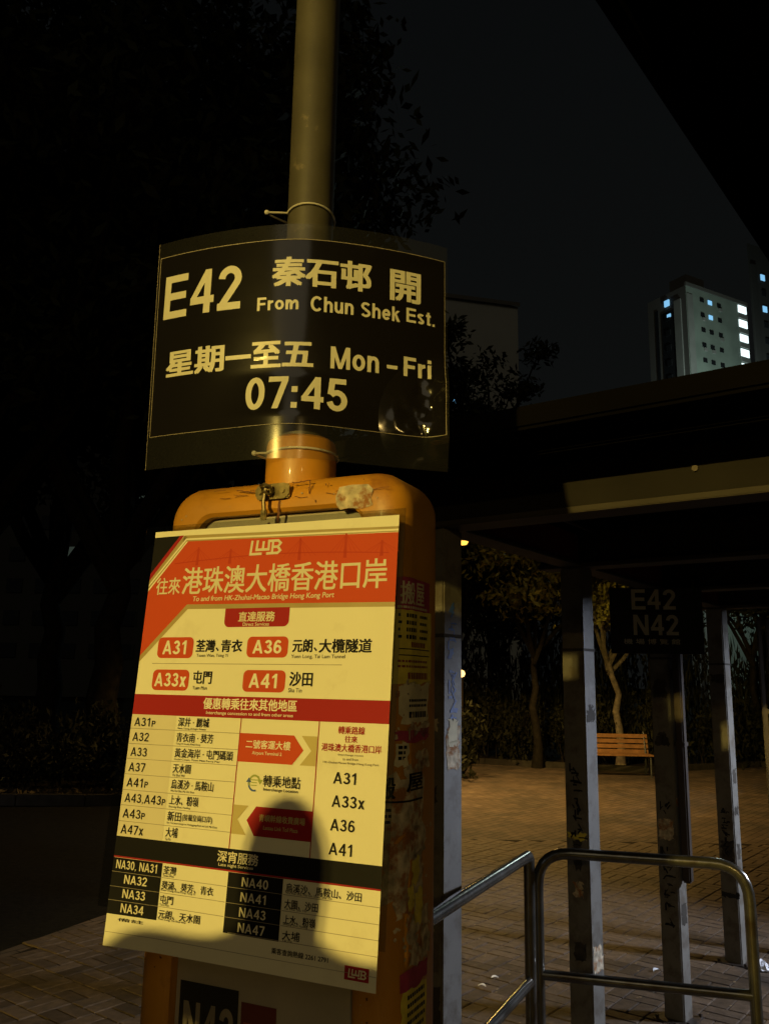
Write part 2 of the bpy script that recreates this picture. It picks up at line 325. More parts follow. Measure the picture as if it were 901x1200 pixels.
def latin(g, s, x, y, cap, fn, lay, t=.17, sq=1.0, gap=.10, slant=0, width=None, align='l'):
    items = []; cx = 0
    for ch in s:
        sc_ = 1.0
        if ch == '^': ch = 'P'; sc_ = .70                     # small capital
        w_, S, P_ = glyph(ch, t if sc_ == 1 else t*1.2)
        items.append((cx, sc_, S, P_, t if sc_ == 1 else t*1.2)); cx += (w_+gap)*sc_
    cx -= gap
    if width: sq = width/(cx*cap)
    x0 = x if align == 'l' else x-cx*cap*sq/2
    k = 0
    for ox, sc_, S, P_, tt in items:
        for sp in S:
            vs, fs = stroke(sp, tt)
            vs = [(x0+(ox+v[0]*sc_+slant*v[1])*cap*sq, y+v[1]*cap*sc_) for v in vs]
            put(g, vs, fs, fn, lay+k % 4*.00004); k += 1
        for pl in P_:
            vs = [(x0+(ox+v[0]*sc_+slant*v[1])*cap*sq, y+v[1]*cap*sc_) for v in pl]
            put(g, vs, [tuple(range(len(vs)))], fn, lay+k % 4*.00004); k += 1
_tc = {}
def textmesh(s):
    if s in _tc: return _tc[s]
    c = bpy.data.curves.new('text', 'FONT'); c.body = s; c.size = 1; c.fill_mode = 'FRONT'; c.dimensions = '2D'; c.resolution_u = 3
    o = bpy.data.objects.new('text', c); COL.objects.link(o); bpy.context.view_layer.update()
    me = o.to_mesh(); vs = [(v.co.x, v.co.y) for v in me.vertices]; fs = [tuple(p_.vertices) for p_ in me.polygons]
    o.to_mesh_clear(); bpy.data.objects.remove(o); bpy.data.curves.remove(c)
    _tc[s] = (vs, fs); return _tc[s]
def glyphs(g, s, box_, fn, lay, bold=0, slant=0):
    vs, fs = textmesh(s)
    if not vs: return
    xs = [v[0] for v in vs]; ys = [v[1] for v in vs]; x0, x1, y0, y1 = min(xs), max(xs), min(ys), max(ys)
    bx0, by0, bx1, by1 = box_
    ax = (bx1-bx0)/(x1-x0); ay = (by1-by0)/(y1-y0)
    offs = [(0, 0)] if not bold else [(-bold, -bold*.6), (bold, -bold*.6), (-bold, bold*.6), (bold, bold*.6)]
    for k, (dx, dy) in enumerate(offs):
        put(g, [(bx0+(v[0]-x0)*ax+dx+slant*(v[1]-y0)*ay, by0+(v[1]-y0)*ay+dy) for v in vs], fs, fn, lay+k*.00003)
def rect(g, x0, y0, x1, y1, fn, lay, nx=1, ny=1):
    vs = [(x0+(x1-x0)*i/nx, y0+(y1-y0)*j/ny) for j in range(ny+1) for i in range(nx+1)]
    put(g, vs, [(j*(nx+1)+i, j*(nx+1)+i+1, (j+1)*(nx+1)+i+1, (j+1)*(nx+1)+i) for j in range(ny) for i in range(nx)], fn, lay)
def poly(g, pts, fn, lay): put(g, pts, [tuple(range(len(pts)))], fn, lay)
def rrect(x0, y0, x1, y1, r_, n=5, corners=(1, 1, 1, 1)):
    pts = []
    for k, (cx, cy, a) in enumerate(((x1-r_, y1-r_, 0), (x0+r_, y1-r_, 90), (x0+r_, y0+r_, 180), (x1-r_, y0+r_, 270))):
        if corners[k]: pts += arc(cx, cy, r_, r_, a, a+90, n)
        else: pts.append(((x1, y1), (x0, y1), (x0, y0), (x1, y0))[k])
    return pts

# ================================================================== GROUND
def sheet(name, pts, z, m_, kind='structure'):
    g = G(); g.add([(x, y, z) for x, y in pts], [tuple(range(len(pts)))]); o = g.build(name, m_); tag(o, kind=kind); return o
g = G(); g.cur = 0
g.add([(-900, -900, -.08), (900, -900, -.08), (900, 900, -.08), (-900, 900, -.08)], [(0, 1, 2, 3)])
tag(g.build('ground', 'soil'), kind='structure')
# dark sheet left of the paving, painting plaza ground that only lies in shade
sheet('shaded_ground_sheet', [(-14, -14), (-6.2, -14), (-2.50, 5.50), (-1.2, 8.6), (.3, 13.2), (-2.2, 12.4), (-14, 10.5)], -.012, 'ground_shade_tint')
# plaza: the paving bed, with real pavers in front and the material beyond
bed = sheet('plaza_paving', [(-6.2, -14), (9, -14), (14, -2), (14, 19.8), (8.5, 19.8), (5.4, 17.9), (1.3, 19.6), (.3, 13.2), (-1.2, 8.6), (-2.50, 5.50)], 0.0, 'paving_far')
E3 = Vector((E2.x, E2.y, 0)); D3 = Vector((D2.x, D2.y, 0))
JB = []      # joint bed lies a little above the far sheet, pavers stand on it
def paver_mesh():
    g = G(); L_, W_, H_ = .196, .096, .014; c = .005
    a = [(-L_/2, -W_/2, 0), (L_/2, -W_/2, 0), (L_/2, W_/2, 0), (-L_/2, W_/2, 0)]
    b_ = [(x, y, H_-.004) for x, y, _ in a]; t_ = [(x-math.copysign(c, x), y-math.copysign(c, y), H_) for x, y, _ in a]
    g.add(a+b_+t_, [(0, 1, 5, 4), (1, 2, 6, 5), (2, 3, 7, 6), (3, 0, 4, 7), (4, 5, 9, 8), (5, 6, 10, 9), (6, 7, 11, 10), (7, 4, 8, 11), (8, 9, 10, 11)])
    return g
pg = paver_mesh(); pmesh = pg.mesh('paver', 'brick_paver')
az = math.atan2(D2.y, D2.x)
def inpave(x, y):
    if y < 3.6 or y > 10: return False
    if x > .52*y+.25 or x < -.50*y: return False
    # left limit of the paving
    if y < 5.5: lx = -6.2+(y+14)*(3.7/19.5)
    elif y < 8.6: lx = -2.5+(y-5.5)*(1.3/3.1)
    else: lx = -1.2+(y-8.6)*(1.5/4.6)
    return x > lx+.12
cells = []
for i in range(-60, 120):
    for j in range(-70, 70):
        c = D2*(i*.2)+E2*(j*.2)
        if not inpave(c.x, c.y): continue
        for k in (-1, 1):
            if (i+j) % 2: cells.append((c+D2*(.05*k), az+PI/2))
            else: cells.append((c+E2*(.05*k), az))
def shown(c):       # pavers the photograph shows: right of the stop, or left of it
    a = (c.x/c.y); return (a > .03 or a < -.24) and c.y > 4.3
cells.sort(key=lambda q: (not shown(q[0]), q[0].y))
rest = G()
for n_, (c, a) in enumerate(cells):
    rr = random.Random(n_)
    tilt = Matrix.Translation((c.x, c.y, -.002+rr.uniform(-.002, .002))) @ Matrix.Rotation(a+rr.uniform(-.02, .02), 4, 'Z') @ Matrix.Rotation(rr.uniform(-.012, .012), 4, 'X') @ Matrix.Rotation(rr.uniform(-.008, .008), 4, 'Y')
    if n_ < 300:
        o = bpy.data.objects.new('paver', pmesh); link(o, bed); o.matrix_local = tilt
    else:
        rest.add([tilt @ Vector(v) for v in pg.v], pg.f)
o = rest.build('pavers', 'brick_paver', bed); tag(o, kind='stuff')
# dark sand in the joints under the laid pavers
g = G(); g.add([(-2.9, 3.5, .004), (5.4, 3.5, .004), (5.4, 10.05, .004), (-.55, 10.05, .004), (-1.08, 8.6, .004), (-2.36, 5.5, .004)], [(0, 1, 2, 3, 4, 5)])
g.build('joint_sand', 'joint_sand', bed)
# planting bed with kerb behind the plaza and along the left
bedp = [(-16, 11.2), (-2.2, 12.5), (.25, 13.5), (1.25, 19.7), (5.4, 18.0), (8.5, 19.9), (20, 19.9)]
sheet('planting_bed', bedp+[(40, 60), (-40, 60), (-30, 11.2)], .06, 'soil')
g = G()
for a, c in zip(bedp[:-1], bedp[1:]):
    a = Vector((*a, 0)); c = Vector((*c, 0)); dd = c-a; nseg = max(1, int(dd.length/.9))
    for k in range(nseg):
        q = a+dd*((k+.5)/nseg); g.box((q.x, q.y, .045), (dd.length/nseg-.012, .12, .15), Matrix.Rotation(math.atan2(dd.y, dd.x), 4, 'Z'), .008)
tag(g.build('kerb', 'kerb_stone'), kind='structure')

# ================================================================== BUS STOP COLUMN
EX = Vector((.905, -.4255, 0)).normalized(); EN = Vector((-EX.y, EX.x, 0))
C0 = Vector((-.232, 1.779, 0)); BYAW = math.atan2(EX.y, EX.x)
stop = empty('bus_stop_column', C0, BYAW, 'orange fibreglass bus stop column with rounded top, grey pole and worn sides', 'bus stop')
# local frame: x along the front, y into the column, z up
def rloop(hw, z0, z1, r_, y, n=8):
    pts = []
    for cx, cz, a in ((hw-r_, z1-r_, 0), (-hw+r_, z1-r_, 90), (-hw+min(r_, .02), z0+min(r_, .02), 180), (hw-min(r_, .02), z0+min(r_, .02), 270)):
        rr = r_ if a < 180 else min(r_, .02)
        for i in range(n+1):
            b_ = R(a+90*i/n); pts.append((cx+rr*math.cos(b_), y, cz+rr*math.sin(b_)))
    return pts
HW, ZT, DEP = .297, 2.128, .214
loops = [rloop(HW-.05, .05, ZT-.05, .045, DEP)]
for k in range(1, 6):
    a = R(90*k/5); loops.append(rloop(HW-.05*(1-math.sin(a)), .05*1-.05*math.sin(a), ZT-.05*(1-math.sin(a)), .045+.035*math.sin(a), DEP-.05*(1-math.cos(a))))
for k in range(0, 6):
    a = R(90*k/5); loops.append(rloop(HW-.055*(1-math.cos(a)), .0+.05*(1-math.cos(a)), ZT-.055*(1-math.cos(a)), .08-.04*(1-math.cos(a)), .055*(1-math.sin(a))))
OW, OZ0, OZ1 = .205, .45, 2.052
loops.append(rloop(OW+.008, OZ0-.008, OZ1+.008, .048, 0.0))
loops.append(rloop(OW, OZ0, OZ1, .04, .007))
loops.append(rloop(OW, OZ0, OZ1, .04, .03))
g = G(); nL = len(loops[0]); vs = [v for l in loops for v in l]; fs = []
for i in range(len(loops)-1):
    for k in range(nL): fs.append((i*nL+k, i*nL+(k+1) % nL, (i+1)*nL+(k+1) % nL, (i+1)*nL+k))
fs.append(tuple(range(nL))[::-1]); g.add(vs, fs)
body = g.build('housing', 'orange_paint', stop, True)
g = G(); poly(g, [(v[0]*.999, v[2]) for v in rloop(OW-.001, OZ0, OZ1, .04, 0)], lambda x, y, l: (x, .027-l, y), 0)
pan = g.build('inset_panel', 'panel_white', stop)
# grooves and route plate on the inset panel
FP = lambda x, y, l: (x, .026-l, y)
g = G(); rect(g, -.193, .93, -.052, 1.103, FP, .0006); g.build('route_plate', 'board_dark', stop)
g = G(); latin(g, 'N42', -.182, .985, .082, FP, .0012, t=.18, width=.120); g.build('lettering', 'ink_grey', stop)
g = G(); rect(g, -.045, .98, .035, 1.085, FP, .0006); g.build('red_label', 'sign_red', stop)
g = G(); latin(g, 'E42', -.038, 1.0, .05, FP, .0012, t=.18, width=.066); g.build('lettering', 'ink_brown', stop)
# sleeve, pole, foot
PC = (.0, .10)
g = G(); g.lathe([(.076, ZT-.02), (.079, ZT+.005), (.079, ZT+.085), (.076, ZT+.098), (.066, ZT+.105), (.056, ZT+.107)], (PC[0], PC[1], 0), 36); g.build('pole_sleeve', 'orange_paint', stop, True)
g = G(); g.lathe([(.0545, ZT+.06), (.0545, 4.2), (.05, 4.23), (.0, 4.235)], (PC[0], PC[1], 0), 36); g.build('pole', 'pole_grey', stop, True)
g = G(); g.box((0, .10, .03), (.70, .34, .06), None, .01); g.build('foot', 'kerb_stone', stop)
# hasp and padlock on the top edge
g = G()
poly(g, [(-.042, 2.088), (-.030, 2.078), (.030, 2.078), (.042, 2.088), (.042, 2.102), (.030, 2.112), (-.030, 2.112), (-.042, 2.102)], lambda x, y, l: (x-.004, -.009-l, y), .0)
g.box((-.004, -.0045, 2.095), (.082, .008, .032), None, .003)
hasp = g.build('hasp', 'brass_lock', stop)
g = G()
for sx_ in (-.030, .026): g = G(); g.tube([(sx_-.004, -.008, 2.095), (sx_-.004, -.013, 2.095)], .006, 10); g.build('rivet', 'brass_lock', hasp)
g = G(); g.tube([(-.028, -.006, 2.10), (-.026, -.02, 2.106), (-.014, -.026, 2.108), (-.002, -.02, 2.104), (.0, -.012, 2.09), (-.004, -.02, 2.085), (-.014, -.024, 2.092), (-.024, -.02, 2.088)], .0034, 8)
g.tube([(-.015, -.018, 2.100), (-.016, -.022, 2.07), (-.013, -.022, 2.045)], .0045, 8)
g.box((-.014, -.022, 2.042), (.014, .008, .022), None, .002)
g.build('latch_pin', 'brass_lock', hasp, True)
g = G()
rj = random.Random(5)
for (x0, z0, x1, z1, w_) in ((-.10, 2.105, -.045, 2.098, .0011), (.04, 2.112, .085, 2.113, .0012), (.083, 2.112, .083, 2.085, .0011), (-.014, 2.03, -.016, 2.012, .003), (.010, 2.075, .008, 2.02, .0028)):
    n_ = 8; pts = [(x0+(x1-x0)*i/n_+rj.uniform(-.001, .001), z0+(z1-z0)*i/n_+rj.uniform(-.0012, .0012)) for i in range(n_+1)]
    vs, fs = stroke(pts, w_*2); put(g, vs, fs, lambda x, y, l: (x, -l, y), .0008)
g.build('rust_stain', 'rust', stop)
g = G(); pts = [(.165, 2.085), (.175, 2.105), (.205, 2.108), (.25, 2.106), (.262, 2.095), (.258, 2.078), (.262, 2.062), (.235, 2.056), (.2, 2.060), (.178, 2.057), (.168, 2.068)]
poly(g, [(x*.88, z-.012) for x, z in pts], lambda x, y, l: (x, -l, y), .0011); g.build('tape_residue', 'flyer_torn', stop)

# ---- flyers pasted round the right side of the column
def side_pt(s, z, off=.0012):
    # s: metres round the plan outline starting at x = HW-.055 on the front face
    r_ = .055; q = PI/2*r_
    if s < 0: return (HW-r_+s, -off, z)
    if s < q:
        a = s/r_; return (HW-r_+(r_+off)*math.sin(a), r_-(r_+off)*math.cos(a), z)
    y = r_+(s-q)
    if y < DEP-.05: return (HW+off, y, z)
    a = min((y-DEP+.05)/.05, PI/2); return (HW-.05+(.05+off)*math.cos(a), DEP-.05+(.05+off)*math.sin(a), z)
SF = lambda x, y, l: side_pt(x+.018, y, .0012+l)
def jag(x0, y0, x1, y1, sd, amp=.006, n=9, edges=(1, 1, 1, 1)):
    rr = random.Random(sd); out = []
    cs = [(x0, y0), (x1, y0), (x1, y1), (x0, y1)]
    for k in range(4):
        a, c = cs[k], cs[(k+1) % 4]
        for i in range(n):
            t_ = i/n; am = amp if edges[k] else .0006
            out.append((a[0]+(c[0]-a[0])*t_+rr.uniform(-am, am), a[1]+(c[1]-a[1])*t_+rr.uniform(-am, am)))
    return out
def spoly(g, pts, lay):
    # polygon laid on the curved side: cut into narrow upright strips
    bm = bmesh.new(); f = bm.faces.new([bm.verts.new((a, b_, 0)) for a, b_ in pts])
    bmesh.ops.triangulate(bm, faces=[f])
    x0 = min(a for a, _ in pts); x1 = max(a for a, _ in pts); x = x0+.008
    while x < x1:
        bmesh.ops.bisect_plane(bm, geom=bm.verts[:]+bm.edges[:]+bm.faces[:], plane_co=(x, 0, 0), plane_no=(1, 0, 0)); x += .008
    bm.verts.index_update(); put(g, [(v.co.x, v.co.y) for v in bm.verts], [[v.index for v in f.verts] for f in bm.faces], SF, lay); bm.free()
def flyer(label, parts, loc=None):
    root = empty('flyer', C0, BYAW, label, 'flyer', 'removal adverts pasted on the column')
    for nm, m_, fn in parts:
        g = G(); fn(g); g.build(nm, m_, root)
    return root
def lines(g, x0, x1, y0, y1, n, lay, sd, th=.3, brk=True):
    rr = random.Random(sd); h_ = (y1-y0)/n
    for i in range(n):
        y = y1-h_*(i+.5); x = x0
        while x < x1-.004:
            w_ = rr.uniform(.004, .010) if brk else x1-x0
            spoly(g, [(x, y-h_*th), (min(x+w_, x1), y-h_*th), (min(x+w_, x1), y+h_*th), (x, y+h_*th)], lay); x += w_+.0022
flyer('yellow flyer with magenta heading, uppermost on the column side, its lower corner lifting', [
    ('heading', 'flyer_magenta', lambda g: spoly(g, jag(.018, 1.842, .150, 1.905, 3, .0015), .0004)),
    ('sheet', 'flyer_yellow', lambda g: spoly(g, jag(.016, 1.700, .160, 1.842, 4, .003, edges=(1, 1, 0, 0)), .0)),
    ('lettering', 'flyer_cream', lambda g: (glyphs(g, '搬', (.030, 1.853, .072, 1.898), SF, .0009, .0008), glyphs(g, '屋', (.078, 1.853, .120, 1.898), SF, .0009, .0008), lines(g, .024, .14, 1.843, 1.851, 1, .0008, 2))),
    ('small_print', 'ink', lambda g: (lines(g, .045, .085, 1.782, 1.838, 4, .0005, 7, .28), lines(g, .026, .034, 1.782, 1.838, 4, .0005, 8, .2), lines(g, .10, .14, 1.782, 1.838, 4, .0005, 17, .2), lines(g, .028, .15, 1.764, 1.767, 1, .0005, 18, .3, False), lines(g, .028, .15, 1.752, 1.755, 1, .0005, 19, .3, False))),
    ('telephone_line', 'ink_brown', lambda g: (lines(g, .026, .14, 1.727, 1.747, 2, .0005, 9, .22), lines(g, .05, .14, 1.706, 1.722, 1, .0005, 10, .40), lines(g, .06, .13, 1.768, 1.781, 1, .0005, 12, .38)))])
flyer('torn cream flyer just below the yellow one', [
    ('sheet', 'flyer_cream', lambda g: spoly(g, jag(.035, 1.622, .15, 1.700, 11, .007), .0)),
    ('small_print', 'ink', lambda g: (lines(g, .055, .14, 1.652, 1.672, 2, .0005, 21, .25), lines(g, .055, .14, 1.632, 1.648, 1, .0005, 22, .36)))])
flyer('shred of magenta and cream flyer at mid height of the column side', [
    ('heading', 'flyer_magenta', lambda g: spoly(g, jag(.025, 1.590, .15, 1.611, 13, .005), .0002)),
    ('sheet', 'flyer_cream', lambda g: spoly(g, jag(.025, 1.545, .055, 1.590, 14, .004), .0)),
    ('small_print', 'ink', lambda g: lines(g, .030, .05, 1.555, 1.585, 3, .0005, 23, .3))])
flyer('weathered flyer with bold black heading beside the lower poster rows', [
    ('sheet', 'flyer_torn', lambda g: spoly(g, jag(-.022, 1.415, .125, 1.530, 15, .010), .0)),
    ('lettering', 'ink', lambda g: (glyphs(g, '搬', (-.012, 1.487, .024, 1.527), SF, .0012, .0012), glyphs(g, '屋', (.05, 1.498, .12, 1.530), SF, .0012, .0012), lines(g, -.010, .12, 1.478, 1.484, 1, .0009, 31, .3, False), lines(g, -.014, .018, 1.440, 1.472, 3, .0009, 32, .25)))])
flyer('lowest flyer scrap with dark red band near the base of the picture', [
    ('heading', 'flyer_magenta', lambda g: spoly(g, jag(.045, 1.150, .15, 1.185, 16, .006), .0002)),
    ('sheet', 'flyer_yellow', lambda g: spoly(g, jag(.045, 1.030, .15, 1.150, 18, .004), .0)),
    ('small_print', 'ink', lambda g: lines(g, .06, .14, 1.045, 1.145, 7, .0005, 33, .25))])
g = G()
rr = random.Random(9)
for (s0, z0, s1, z1) in ((.06, 1.60, .15, 1.622), (.085, 1.55, .150, 1.566), (.10, 1.535, .15, 1.552), (.0, 1.30, .06, 1.41), (.055, 1.375, .14, 1.425), (.085, 1.335, .13, 1.38), (.075, 1.285, .12, 1.345), (.03, 1.28, .065, 1.31),
                         (.10, 1.245, .155, 1.285), (.06, 1.22, .10, 1.27), (.07, 1.185, .15, 1.222), (.12, 1.20, .16, 1.24), (.05, 1.52, .12, 1.545), (.02, 1.345, .05, 1.39)):
    spoly(g, jag(s0, z0, s1, z1, rr.random(), .009, 7), .0002)
for k in range(70):
    s0 = rr.uniform(.02, .16); z0 = rr.choice([rr.uniform(1.2, 1.45), rr.uniform(1.5, 1.7)]); a = rr.uniform(.002, .008)
    spoly(g, jag(s0, z0, s0+a, z0+a*rr.uniform(.5, 1.6), rr.random(), a*.3, 3), .0006)
o = g.build('paper_residue', 'flyer_torn', stop); tag(o, kind='stuff')
g = G()
for (s0, z0, s1, z1) in ((.075, 1.33, .105, 1.375), (.09, 1.255, .12, 1.315), (.06, 1.285, .08, 1.33)): spoly(g, jag(s0, z0, s1, z1, rr.random(), .006, 6), .0009)
g.build('yellow_scrap', 'flyer_yellow', stop)

rc_ = random.Random(21)
def chips(m_, n_, smin, smax, name):
    g = G(); k = 0
    while k < n_:
        x = rc_.uniform(-.28, .28); z = rc_.uniform(.9, 2.11)
        if abs(x) < .222 and z < 2.062: continue
        if abs(x) > .24 and z > 2.07: continue
        if abs(x) > .245: x = math.copysign(.24, x)
        a = rc_.uniform(smin, smax); k += 1
        poly(g, jag(x-a*rc_.uniform(.3, 1.6), z-a, x+a*.6, z+a, rc_.random(), a*.5, 3), lambda x_, y_, l: (x_, -l, y_), .0006+k*.000004)
    tag(g.build(name, m_, stop), kind='stuff')
chips('rust', 60, .0008, .0032, 'paint_chips'); chips('panel_white', 26, .0006, .002, 'scuff_marks')
g = G()
for k in range(16):
    x = rc_.uniform(-.22, .24); z = rc_.uniform(2.072, 2.11); ln = rc_.uniform(.01, .05); a = rc_.uniform(-.5, .5)
    vs, fs = stroke([(x, z), (x+ln*math.cos(a)*.5, z+ln*math.sin(a)*.3), (x+ln*math.cos(a), z+ln*math.sin(a)*.25)], .0011); put(g, vs, fs, lambda x_, y_, l: (x_, -l, y_), .0005)
tag(g.build('scratches', 'rust', stop), kind='stuff')

# ================================================================== ROUTE POSTER
pc = Vector((-.253, 1.734, 1.603)); yaw = R(-25.18); tl = R(4.78)
ex = Vector((math.cos(yaw), math.sin(yaw), 0)); nn = Vector((-math.sin(yaw), math.cos(yaw), 0)); ez = Vector((0, 0, 1))*math.cos(tl)+nn*math.sin(tl)
nn2 = ex.cross(ez)*-1 if ex.cross(ez).dot(nn) < 0 else ex.cross(ez)
poster = bpy.data.objects.new('route_poster', None); link(poster)
base = pc-ez*.4205
poster.matrix_world = Matrix.Translation(base) @ Matrix((ex, nn2, ez)).transposed().to_4x4()
tag(poster, 'large cream and orange route poster mounted on the front of the orange column', 'poster')
def PF(x, y, l):       # millimetres on the sheet to poster space; the lower left corner curls a little
    u_ = x/1000-.297; v_ = y/1000
    c = max(0, 1-(x/120))*max(0, 1-y/150) if x < 120 and y < 150 else 0
    return (u_+.010*c, -.0035-l-.012*c, v_)
PFm = lambda x, y, l: PF(x, y, l)
g = G(); rect(g, -4, 0, 594, 841, PF, 0, 60, 84)
# thickness: board behind
g.box((-.002, -.0015, .4205), (.594, .003, .838)); g.build('sheet', 'poster_paper', poster)
g = G(); g.box((-.012, .0015, .46), (.640, .0022, .79)); g.build('backing_acrylic', 'clear_acrylic', poster)
CM = ['ink']
def TG(*a, **k): g = G(); glyphs(g, *a, **k); return g.build('lettering', CM[0], poster)
def TL(*a, **k): g = G(); latin(g, *a, **k); return g.build('lettering', CM[0], poster)
def pl(name, m_, fn):
    CM[0] = m_; g = G(); fn(g)
    if g.v: return g.build(name, m_, poster)
pl('header_stripe', 'poster_gold', lambda g: (poly(g, [(78, 829), (594, 818), (594, 807), (74, 815)], PF, .0002), poly(g, [(-4, 733), (78, 829), (90, 821), (-4, 712)], PF, .0002)))
pl('header_band', 'poster_orange', lambda g: poly(g, [(594, 806), (89, 815), (-4, 706), (-4, 566), (106, 675), (594, 669)], PF, .0004))
pl('header_line', 'poster_paper', lambda g: (poly(g, [(-4, 722), (83, 822), (594, 813), (594, 809), (85, 818), (-4, 717)], PF, .00035)))
pl('header_edge', 'poster_gold', lambda g: poly(g, [(-4, 566), (106, 675), (594, 669), (594, 660), (109, 665), (-4, 553)], PF, .0003))
pl('header_corner', 'poster_black', lambda g: poly(g, [(-4, 828), (74, 829), (-4, 735)], PF, .0003))
pl('corner_stripe', 'poster_red', lambda g: poly(g, [(66, 829), (77, 829), (-4, 731), (-4, 745)], PF, .00045))
def bridge(g):   # pale bridge silhouette printed in the header
    pts = [(60+i*12, 766+10*math.sin(i/43*PI)) for i in range(44)]
    vs, fs = stroke(pts, 2.2); put(g, vs, fs, PF, .0005)
    for x, h_ in ((120, 34), (205, 26), (375, 40), (480, 44), (560, 26)):
        poly(g, [(x-4, 760), (x+4, 760), (x+2, 766+h_), (x-2, 766+h_)], PF, .0005)
        for k in (-1, 1):
            for j in (14, 26, 38):
                vs, fs = stroke([(x, 764+h_), (x+k*j, 768)], .8); put(g, vs, fs, PF, .00052)
pl('bridge_print', 'poster_shade', bridge)
def logo(g, x, y, W_, H_, lay):
    t = H_*.17
    for pts in ([(x+W_*.10, y+H_), (x+W_*.07, y+t/2), (x+W_*.42, y+t/2)],
                [(x+W_*.27, y+H_), (x+W_*.25, y+H_*.36), (x+W_*.62, y+H_*.36), (x+W_*.62, y+H_)], [(x+W_*.445, y+H_*.36), (x+W_*.455, y+H_*.92)],
                [(x+W_*.56, y+t/2), (x+W_*.90, y+t/2), (x+W_*.98, y+H_*.25), (x+W_*.90, y+H_*.5), (x+W_*.98, y+H_*.74), (x+W_*.90, y+H_-t/2), (x+W_*.60, y+H_-t/2)], [(x+W_*.72, y+H_*.5), (x+W_*.92, y+H_*.5)], [(x+W_*.735, y+t/2), (x+W_*.745, y+H_-t)]):
        vs, fs = stroke(pts, t); put(g, vs, fs, PF, lay); lay += .00004
def head_text(g):
    logo(g, 250, 775, 80, 32, .0008)
    for s, b_ in (('往來', (18, 698, 82, 735)), ('港珠澳大橋香港口岸', (88, 697, 574, 755))): TG( s, b_, PF, .0008, .8 if s != '往來' else .45)
    TG( 'To and from HK-Zhuhai-Macao Bridge Hong Kong Port', (119, 678, 461, 692), PF, .0008, .25, .12)
pl('header_lettering', 'poster_cream', head_text)
pl('services_tab', 'poster_red', lambda g: poly(g, rrect(207, 625, 363, 664, 12, corners=(0, 0, 1, 1)), PF, .0006))
pl('tab_lettering', 'poster_cream', lambda g: (TG( '直達服務', (242, 636, 329, 656), PF, .0009, .5), TG( 'Direct Services', (254, 627, 317, 634), PF, .0009, .15)))
for (x0, y0, x1, y1, s) in ((42, 561, 135, 605, 'A31'), (269, 563, 366, 605, 'A36'), (38, 494, 133, 537, 'A33x'), (267, 495, 366, 538, 'A41')):
    g = G(); poly(g, rrect(x0, y0, x1, y1, 11), PF, .0005); bdg = g.build('route_badge', 'poster_orange', poster)
    g = G(); latin(g, s, (x0+x1)/2, y0+8, y1-y0-15, PF, .0009, t=.17, width=(x1-x0)*(.70 if len(s) == 3 else .86), align='c' if False else 'l') if False else latin(g, s, x0+(x1-x0)*(.15 if len(s) == 3 else .07), y0+8, y1-y0-15, PF, .0009, t=.17, width=(x1-x0)*(.70 if len(s) == 3 else .86))
    g.build('badge_lettering', 'print_white', bdg)
def dest(g):
    TG( '荃灣', (143, 574, 190, 599), PF, .0006, .9); TG( '青衣', (206, 574, 257, 599), PF, .0006, .9); TG( '、', (193, 576, 200, 583), PF, .0006, .6)
    TG( '元朗', (377, 574, 421, 599), PF, .0006, .9); TG( '大欖隧道', (437, 573, 550, 599), PF, .0006, .9); TG( '、', (425, 576, 432, 583), PF, .0006, .6)
    TG( '屯門', (144, 509, 190, 535), PF, .0006, .9); TG( '沙田', (376, 508, 427, 535), PF, .0006, .9)
    TG( 'Tsuen Wan, Tsing Yi', (146, 562, 225, 570), PF, .0006, .12); TG( 'Yuen Long, Tai Lam Tunnel', (375, 560, 495, 569), PF, .0006, .12)
    TG( 'Tuen Mun', (145, 497, 181, 504), PF, .0006, .12); TG( 'Sha Tin', (375, 496, 405, 504), PF, .0006, .12)
pl('destination_lettering', 'ink', dest)
def rules(g):
    rect(g, 32, 549, 489, 550.2, PF, .0004)
    for y in (414, 383, 353, 322, 291, 261, 230): rect(g, -4, y-.5, 271, y+.5, PF, .0012)
    for y in (134, 107, 82): rect(g, 122, y-.5, 274, y+.5, PF, .0009); rect(g, 399, y-.5, 594, y+.5, PF, .0009)
    rect(g, -4, 24.5, 594, 25.3, PF, .0011, 60, 1); rect(g, 286, 56, 594, 57, PF, .0009)
    for y in (134, 107, 82): rect(g, -4, y-.4, 120, y+.4, PF, .0013, 12, 1); rect(g, 276, y-.4, 397, y+.4, PF, .0013)
pl('table_rules', 'ink_grey', rules)
pl('interchange_band', 'poster_red', lambda g: rect(g, -4, 443, 594, 485, PF, .0006))
pl('band_lettering', 'print_white', lambda g: (TG( '優惠轉乘往來其他地區', (177, 459, 397, 481), PF, .0009, .5), TG( 'Interchange concession to and from other areas', (186, 447, 390, 455), PF, .0009, .1)))
